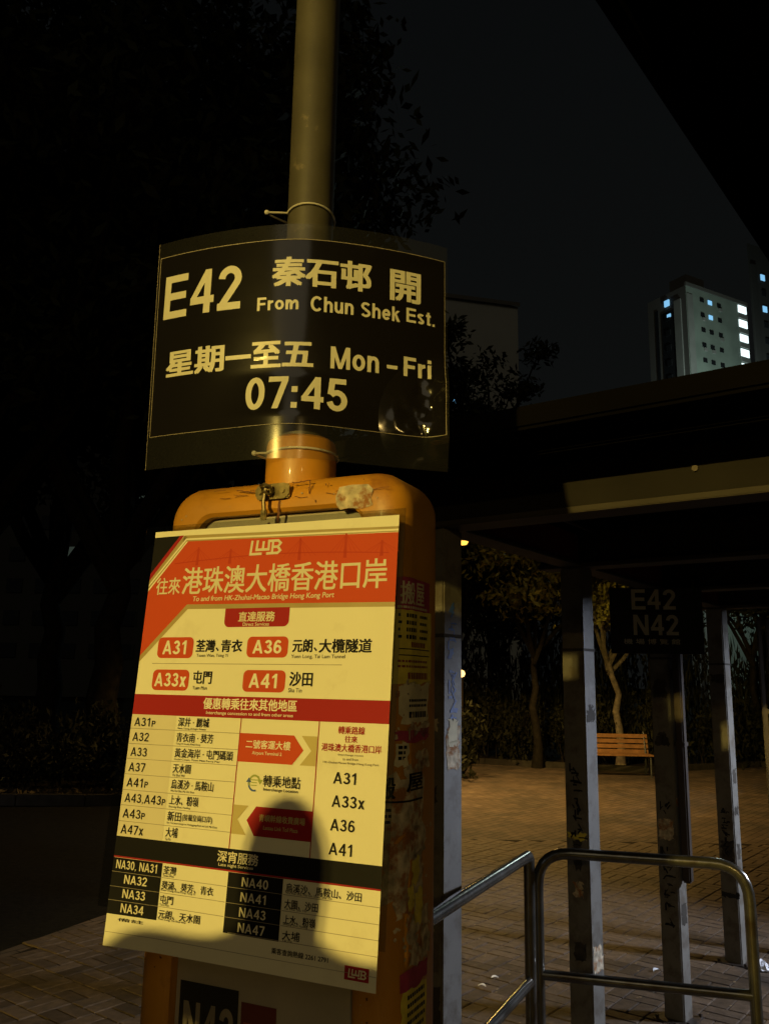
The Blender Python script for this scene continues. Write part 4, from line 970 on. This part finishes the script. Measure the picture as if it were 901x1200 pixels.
# mid trees beyond the plaza
mid = [tree_parts(6.2, 2.6, .11, 2.2, s_, 6, 6500, .085, .78, 'leaf_lamp_tint' if s_ != 13 else 'leaf_shade_tint', 'bark' if s_ == 11 else 'bark_shade_tint', .35) for s_ in (11, 12, 13)]
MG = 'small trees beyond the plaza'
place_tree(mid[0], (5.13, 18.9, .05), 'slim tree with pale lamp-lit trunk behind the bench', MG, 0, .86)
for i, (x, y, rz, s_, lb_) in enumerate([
        (3.3, 18.6, 1.0, .92, 'small tree with leaves tinted lamplight yellow left of the second post'), (1.75, 20.6, 2.0, .88, 'small dark tree near the left side of the plaza gap'),
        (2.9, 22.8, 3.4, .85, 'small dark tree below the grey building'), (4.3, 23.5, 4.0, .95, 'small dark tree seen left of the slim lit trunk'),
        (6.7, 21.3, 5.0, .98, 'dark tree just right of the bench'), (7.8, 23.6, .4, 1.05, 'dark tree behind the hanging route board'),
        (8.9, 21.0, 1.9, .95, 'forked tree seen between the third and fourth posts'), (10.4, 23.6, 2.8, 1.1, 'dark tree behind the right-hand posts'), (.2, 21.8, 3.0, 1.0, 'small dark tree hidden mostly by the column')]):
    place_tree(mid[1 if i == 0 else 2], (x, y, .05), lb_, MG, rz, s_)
tall = tree_parts(13.6, 5, .2, 3.0, 31, 6, 9000, .13, 1.15)
place_tree(tall, (2.75, 30.5, .05), 'tall dark tree against the pale building', None, 0, 1.10)
# shrubs
def shrub_mesh(sd, m_):
    rr = random.Random(sd); bl = [((rr.uniform(-.7, .7), rr.uniform(-.35, .35), rr.uniform(.2, .62)), (rr.uniform(.25, .45),)*3) for k in range(9)]
    return cloudmesh('foliage', leafcloud(bl, 1500, .05, sd, .3), m_)
shr = [shrub_mesh(s_, 'leaf_shade_tint') for s_ in (41, 42, 43)]
def stemmesh(sd):
    g = G(); rr = random.Random(sd)
    for k in range(7): x = rr.uniform(-.4, .4); g.tube([(x, 0, 0), (x+rr.uniform(-.1, .1), rr.uniform(-.1, .1), .3), (x+rr.uniform(-.25, .25), rr.uniform(-.2, .2), .6)], [.012, .009, .005], 5)
    return g.mesh('stem', 'bark_shade_tint')
stm = stemmesh(1)
i = 0
ORD = ('first', 'second', 'third', 'fourth', 'fifth', 'sixth', 'seventh', 'eighth', 'ninth', 'tenth', 'eleventh')
def row(a, c, n_, hs, lbl):
    global i
    for k in range(n_):
        t_ = (k+.5)/n_; i += 1; rr = random.Random(i)
        e_ = empty('shrub', (a[0]+(c[0]-a[0])*t_, a[1]+(c[1]-a[1])*t_, .05), rr.uniform(0, 6), '%s, %s from the left end' % (lbl.split(',')[0], ORD[k]), 'shrub', lbl.split(',')[0].replace('shrub', 'shrubs'))
        s_ = hs*rr.uniform(.85, 1.2); e_.scale = (1.05, 1.05, s_)
        link(bpy.data.objects.new('foliage', shr[i % 3]), e_); link(bpy.data.objects.new('stem', stm), e_)
row((1.3, 20.6), (5.2, 19.1), 5, 1.7, 'dark shrub along the far kerb left of the bench')
row((5.6, 19.2), (13.5, 21.3), 9, 1.7, 'dark shrub along the far kerb behind the bench')
row((1.4, 22.0), (13.5, 23.4), 9, 3.9, 'tall dark shrub in the row behind the bench hedge')
row((.9, 15.0), (1.3, 19.4), 4, 1.5, 'dark shrub beside the plaza behind the column')
row((-12, 12.6), (-1.0, 13.7), 11, .9, 'low dark shrub under the big left trees')
row((-12, 14.4), (-1.2, 15.2), 10, 1.5, 'taller dark shrub behind the low ones at left')
# dead leaves on the bed at left
q = leafcloud([((x, 12.3+.09*(x+16)*.3+.2, .09), (1.2, .55, .04)) for x in np.arange(-11, -1.4, .8)], 2600, .05, 77, .0)
o = link(bpy.data.objects.new('leaf_litter', cloudmesh('leaf_litter', q, 'bed_leaves'))); tag(o, kind='stuff')

# ================================================================== BUILDINGS
def building(name, corner, rdir, ldir, wr, wl, h, label, wallr, walll, z0=0):
    # corner: nearest corner; rdir / ldir: unit directions of the two faces seen
    r_ = Vector((*rdir, 0)).normalized(); l_ = Vector((*ldir, 0)).normalized(); c = Vector((*corner, 0))
    root = empty(name, c, 0, label, 'building')
    a, b_, d_, e_ = Vector((0, 0, 0)), r_*wr, r_*wr+l_*wl, l_*wl
    g = G(); g.cur = 0
    vs = [(v.x, v.y, z) for z in (z0, h) for v in (a, b_, d_, e_)]
    g.add(vs, [(0, 1, 5, 4)]); g.cur = 1; g.add(vs, [(3, 0, 4, 7)]); g.cur = 1; g.add(vs, [(1, 2, 6, 5), (2, 3, 7, 6), (4, 5, 6, 7)])
    g.build('wall', [wallr, walll], root)
    nr = Vector((r_.y, -r_.x, 0)); nr = nr if nr.dot(l_) < 0 else -nr
    nl = Vector((l_.y, -l_.x, 0)); nl = nl if nl.dot(r_) < 0 else -nl
    def onface(face, u_, z, w_, hh, m_, nm, dep=.25, out=0.0):
        d2, n2 = (r_, nr) if face == 'r' else (l_, nl); g = G()
        ctr = d2*u_+n2*(out)+Vector((0, 0, z)); g.box(ctr, (w_, dep, hh), Matrix.Rotation(math.atan2(d2.y, d2.x), 4, 'Z')); return g.build(nm, m_, root)
    return root, onface
# B: the green lit tower
F_ = 3.05
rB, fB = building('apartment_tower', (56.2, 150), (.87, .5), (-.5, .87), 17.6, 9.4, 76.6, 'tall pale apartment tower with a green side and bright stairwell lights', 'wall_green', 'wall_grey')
for k in range(7):
    z = 75.5-k*F_
    fB('r', 16.1, z, 2.4, 1.5, 'lit_white', 'stair_light'); fB('r', 16.1, z-F_/2, 2.6, .9, 'wall_band', 'parapet', .5)
fB('r', .9, 37.5, 1.6, 75, 'wall_band', 'corner_pier', .3)
fB('l', 2.0, 38, 1.6, 72.6, 'wall_band', 'pier', .5); fB('l', 4.5, 37.4, 3.0, 71, 'window_dark', 'recess', .2); fB('l', 7.2, 38, .7, 72, 'window_dark', 'recess', .2)
for k in range(7):
    z = 74.6-k*F_
    for u_ in (4.3, 6.6, 9.2):
        lit = (u_, k) in ((6.6, 0), (6.6, 1)); fB('r', u_, z, 1.05, .85, 'lit_blue' if lit else 'window_dark', 'window')
        if not lit and (k+int(u_)) % 2: fB('r', u_+.2, z-.9, .8, .6, 'wall_band', 'air_conditioner', .7)
    fB('l', 4.5, z, 1.1, 1.2, 'lit_blue' if k == 0 else 'window_dark', 'window', .3, .12)
fB('l', 4.1, 71.9, .8, .6, 'lit_blue', 'window', .3, .14)
fB('r', 4.2, 78.2, 5.0, 3.2, 'wall_grey', 'roof_room', 4, -3.2); fB('r', 8.8, 76.9, 17.8, .7, 'wall_grey', 'roof_parapet', .4)
cl = bpy.data.lights.new('tower_fill_light', 'POINT'); cl.energy = 15000; cl.color = (.8, 1, .92); cl.shadow_soft_size = .5  # added unseen light in mid-air, brightens the green tower face
clo = link(bpy.data.objects.new('tower_fill_light', cl)); clo.location = (60, 131, 42)
# C: tower at the right edge
rC, fC = building('apartment_tower', (64.3, 141), (.9, .44), (.5, .87), 22, 9, 80.5, 'dark apartment tower cut off by the right edge of the picture', 'wall_dark', 'wall_dark')
for k in range(9):
    z = 74.5-k*F_
    for u_ in (3.4, 5.6, 7.8):
        lit = (u_, k) in ((3.4, 0), (5.6, 2), (3.4, 2)); fC('r', u_, z, 1.0, 1.1, 'lit_white' if (u_, k) == (5.6, 2) else ('lit_blue' if lit else 'window_dark'), 'window')
fC('r', 1.0, 38, 1.2, 77, 'wall_dark', 'corner_pier', .4)
# A: pale block in the centre
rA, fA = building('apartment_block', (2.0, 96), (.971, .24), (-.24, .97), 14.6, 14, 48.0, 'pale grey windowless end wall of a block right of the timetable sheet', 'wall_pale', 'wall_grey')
fA('r', 7.3, 48.2, 14.9, .5, 'wall_grey', 'roof_parapet', .8); fA('r', 6.1, 38.3, .5, 1.3, 'lit_blue', 'window'); fA('r', 6.3, 34.6, .4, .9, 'lit_blue', 'window')
for k in range(6): fA('r', 11.2, 5+k*3, 1.2, 1.1, 'lit_white' if k == 3 else 'window_dark', 'window')
for k in range(6): fA('r', 7.2, 5+k*3, 1.2, 1.1, 'window_dark', 'window')
# D: dim building seen through the left trees
rD, fD = building('apartment_block', (-38, 78), (.98, -.1), (.1, .98), 34, 12, 31, 'dim apartment block showing in slots through the left trees', 'wall_dark', 'wall_dark')
for k in range(9):
    for j in range(12):
        lit = (k*7+j*5) % 11 == 0
        fD('r', 1.8+j*2.75, 4+k*2.9, 1.5, 1.3, 'lit_dim' if (k*3+j) % 4 == 0 and 10 < 4+k*2.9 < 20 else 'window_dark', 'window')
for (u_, z) in ((26.2, 23.3), (27.6, 20.8), (25.2, 19.6), (14.8, 22.5), (22.9, 24.6)): fD('r', u_, z, .42, .38, 'lit_blue', 'window', .3, .16)

# ================================================================== LAMPS
def column_lamp(loc, h, label, light, glow, arm=False, name='street_lamp'):
    root = empty(name, (loc.x, loc.y, 0), 0, label, 'street lamp')
    g = G(); g.lathe([(.085, 0), (.085, .35), (.055, .4), (.04, h-.25), (.04, h-.12)], (0, 0, 0), 14); g.build('pole', 'dark_metal' if not arm else 'pole_grey', root, True)
    return root
# A: the tall lamp behind the camera
ra = column_lamp(LAMP_A, 6.5, 'tall sodium street lamp behind and left of the camera', None, None, True)
g = G(); g.box((0, .0, .18), (.30, .62, .10), None, .03); hd = g.build('lamp_head', 'pole_grey', ra, True); hd.location.z = LAMP_A.z
g = G(); g.box((0, -.02, .118), (.2, .4, .012), None, .003); o = g.build('lens', 'lamp_glow', ra); o.location.z = LAMP_A.z
link(LAO); aim(LAO, (.30, 3.0, 1.35))
# B: garden lamp hidden behind the first post
rb2 = column_lamp(LAMP_B, 3.85, 'slim garden lamp behind the first shelter post, lighting the plaza', None, None)
g = G(); g.tube([(0, 0, 3.55), (.02, 0, 3.92), (.12, -.02, 4.10), (.26, -.03, 4.12)], .022, 8); g.lathe([(.10, 4.06), (.15, 4.09), (.08, 4.14), (.0, 4.16)], (.20, -.03, 0), 14); g.build('lantern_arm', 'dark_metal', rb2, True)
g = G(); g.lathe([(.0, 3.985), (.07, 4.0), (.10, 4.05), (.0, 4.058)], (.20, -.03, 0), 14); g.build('lens', 'lamp_glow', rb2, True)
link(LBO)
# leafy twig close to the garden lamp, brightly lit
q = leafcloud([((0, 0, 0), (.16, .05, .10))], 60, .05, 5, 0)
# C: white lamp to the right
rc = column_lamp(LAMP_C, LAMP_C.z, 'white lamp standing on the right beyond the frame', None, None)
g = G(); g.lathe([(0, .30), (.2, .33), (.22, .36), (0, .40)], (0, 0, 0), 16); o = g.build('lamp_head', 'dark_metal', rc, True); o.location.z = LAMP_C.z
link(LCO); aim(LCO, (1.7, 5.15, 1.0))
rd = column_lamp(LAMP_D, 6.8, 'added sodium fill lamp behind and right of the camera', None, None, True)
hd = bpy.data.objects.new('lamp_head', hd.data); link(hd, rd); hd.location.z = LAMP_D.z+.05
link(LDO)
# tall lamp post beyond the plaza
lp = empty('lamp_post', (3.0, 24.0, 0), 0, 'tall pale lamp post rising behind the plaza trees', 'lamp post')
g = G(); g.lathe([(.12, 0), (.12, .6), (.085, .7), (.075, 7.4)], (0, 0, 0), 12); g.build('pole', 'pole_grey', lp, True)
g = G(); g.tube([(0, 0, 7.3), (.3, -.2, 7.55), (1.0, -.6, 7.6)], .035, 8); g.box((1.2, -.72, 7.6), (.5, .18, .1), Matrix.Rotation(-.54, 4, 'Z'), .03); g.build('arm', 'pole_grey', lp, True)
# far small lamps
def farlamp(x, y, z, r_, m_, label):
    root = empty('far_lamp', (x, y, 0), 0, label, 'lamp', None)
    g = G(); g.tube([(0, 0, 0), (0, 0, z-r_)], .04, 8); g.build('pole', 'dark_metal', root)
    g = G(); g.lathe([(0, -r_), (r_*.7, -r_*.7), (r_, 0), (r_*.7, r_*.7), (0, r_)], (0, 0, z), 12); g.build('globe', m_, root, True)
farlamp(1.80, 19.6, 1.93, .085, 'lit_warm', 'small warm glowing lamp low among the trees beside the first post')
farlamp(9.3, 24.4, 1.42, .13, 'lit_dim', 'small dim pale lamp between the third and fourth posts')
farlamp(8.6, 22.5, .55, .16, 'lit_dim', 'low dim pale bollard light between the third and fourth posts')
farlamp(5.0, 34, 6.3, .13, 'lit_white', 'small white light high among the trees under the shelter roof')

# ================================================================== UNSEEN BYSTANDER WHOSE SHADOW FALLS ON THE POSTER
def person():
    root = empty('person', (-.885, .445, -.045), R(-30), 'person in dark hooded top left of the camera, facing the bus stop with a phone', 'person')
    def skin(name, chain, m_, parent, sub=2, rootv=0):
        vs = []; es = []; rs = []; idx = {}
        for pts in chain:
            prev = None
            for key, co, r_ in pts:
                if key in idx: k = idx[key]
                else: k = len(vs); idx[key] = k; vs.append(co); rs.append(r_)
                if prev is not None and (prev, k) not in es: es.append((prev, k))
                prev = k
        me = bpy.data.meshes.new(name); me.from_pydata(vs, es, []); o = bpy.data.objects.new(name, me); link(o, parent)
        md = o.modifiers.new('skin', 'SKIN'); md.use_smooth_shade = True
        for k, r_ in enumerate(rs):
            me.skin_vertices[0].data[k].radius = r_ if isinstance(r_, tuple) else (r_, r_)
        me.skin_vertices[0].data[0].use_root = True
        o.modifiers.new('sub', 'SUBSURF').levels = sub; o.modifiers['sub'].render_levels = sub
        me.materials.append(MATS[m_]); return o
    S_ = {'pel': ('pel', (0, 0, .98), (.165, .12)), 'wa': ('wa', (0, -.01, 1.12), (.150, .11)), 'ch': ('ch', (0, -.01, 1.32), (.175, .12)), 'up': ('up', (0, 0, 1.43), (.17, .11)), 'ne': ('ne', (0, .01, 1.55), .088)}
    ch = [[S_['pel'], S_['wa'], S_['ch'], S_['up'], S_['ne'], ('nt', (0, .02, 1.63), .076)]]
    for s in (-1, 1):
        sg = 'l' if s < 0 else 'r'
        ch.append([S_['up'], (sg+'s', (s*.315, 0, 1.535+.012*s), .094), (sg+'e', (s*.37, .04, 1.17), .07), (sg+'w', (s*.115, .26, 1.18), .034)])
        ch.append([S_['pel'], (sg+'h', (s*.10, 0, .90), .10), (sg+'k', (s*.12, .02, .50), .068), (sg+'a', (s*.13, -.02, .10), .048), (sg+'t', (s*.15, .15, .05), .045)])
    body = skin('clothed_body', ch, 'cloth_dark', root)
    # head with face
    bm = bmesh.new(); bmesh.ops.create_uvsphere(bm, u_segments=28, v_segments=20, radius=1)
    for v in bm.verts:
        x, y, z = v.co
        jaw = max(0, -z); x *= (1-.28*jaw)*.076; yy = y*.098
        if y > 0: yy *= (1-.06*jaw)
        nose = math.exp(-((v.co.x/.16)**2))*math.exp(-((z+.18)/.22)**2) if y > .6 else 0
        eye = sum(math.exp(-(((v.co.x-s*.40)/.16)**2)-((z-.06)/.14)**2) for s in (-1, 1)) if y > .5 else 0
        lip = math.exp(-((v.co.x/.3)**2))*math.exp(-((z+.52)/.07)**2) if y > .4 else 0
        v.co = Vector((x, yy+.022*nose-.010*eye+.006*lip, z*.122))
    bm.verts.index_update(); g = G(); g.add([v.co+Vector((0, .03, 1.690)) for v in bm.verts], [[v.index for v in f.verts] for f in bm.faces]); bm.free()
    hd = g.build('head', 'skin', root, True)
    for s in (-1, 1):
        g = G(); g.lathe([(0, -.010), (.010, -.004), (.012, .004), (.006, .012), (0, .013)], (0, 0, 0), 10); e_ = g.build('ear', 'skin', hd, True); e_.location = (s*.077, .03, 1.685); e_.scale = (.6, 1.2, 2.2)
        g = G(); g.lathe([(0, -.011), (.009, -.006), (.011, 0), (.009, .006), (0, .011)], (0, 0, 0), 12); e_ = g.build('eye', 'tissue', hd, True); e_.location = (s*.030, .112, 1.697)
    bm = bmesh.new(); bmesh.ops.create_uvsphere(bm, u_segments=28, v_segments=18, radius=1)
    for v in bm.verts:
        k = 1 if not (v.co.y > .35 and v.co.z < .45) else .86
        v.co = Vector((v.co.x*.084*k, v.co.y*.108*k-.006, max(v.co.z, -.55)*(.122 if v.co.z > 0 or v.co.y > .1 else .26)+.008))
    bm.verts.index_update(); g = G(); g.add([v.co+Vector((0, .024, 1.695)) for v in bm.verts], [[v.index for v in f.verts] for f in bm.faces]); bm.free(); g.build('hair', 'hair', root, True)
    for s in (-1, 1):   # hands: palm and five fingers curled round the phone edge
        w0 = Vector((s*.112, .265, 1.19)); pm = Vector((s*.078, .30, 1.26))
        chn = [[('w', w0, .026), ('p', (w0+pm)/2, (.034, .018)), ('m', pm, (.036, .015))]]
        for k in range(4):
            kb = pm+Vector((0, .002, .034-.021*k)); ln = (.040, .044, .042, .034)[k]
            chn.append([('m', pm, .03), ('a%d' % k, kb+Vector((-s*.012, .006, 0)), .0095), ('b%d' % k, kb+Vector((-s*(.014+ln*.35), .016, .004)), .0085), ('c%d' % k, kb+Vector((-s*(.014+ln*.8), .010, .006)), .0075)])
        chn.append([('p', (w0+pm)/2, .03), ('t0', pm+Vector((-s*.012, -.016, -.03)), .011), ('t1', pm+Vector((-s*.030, -.024, -.012)), .0095), ('t2', pm+Vector((-s*.046, -.020, .002)), .0085)])
        skin('hand', chn, 'skin', root, 2)
    ph = empty('mobile_phone', (-.885+.315*.5, .445+.315*.866, 1.23), R(-30), 'black phone held in both hands of the person left of the camera', 'phone')
    g = G(); g.box((0, 0, 0), (.074, .008, .158), None, .003); g.build('phone_case', 'phone_body', ph, True)
    g = G(); g.box((0, -.0048, 0), (.068, .001, .148)); g.build('screen', 'window_dark', ph)
person()
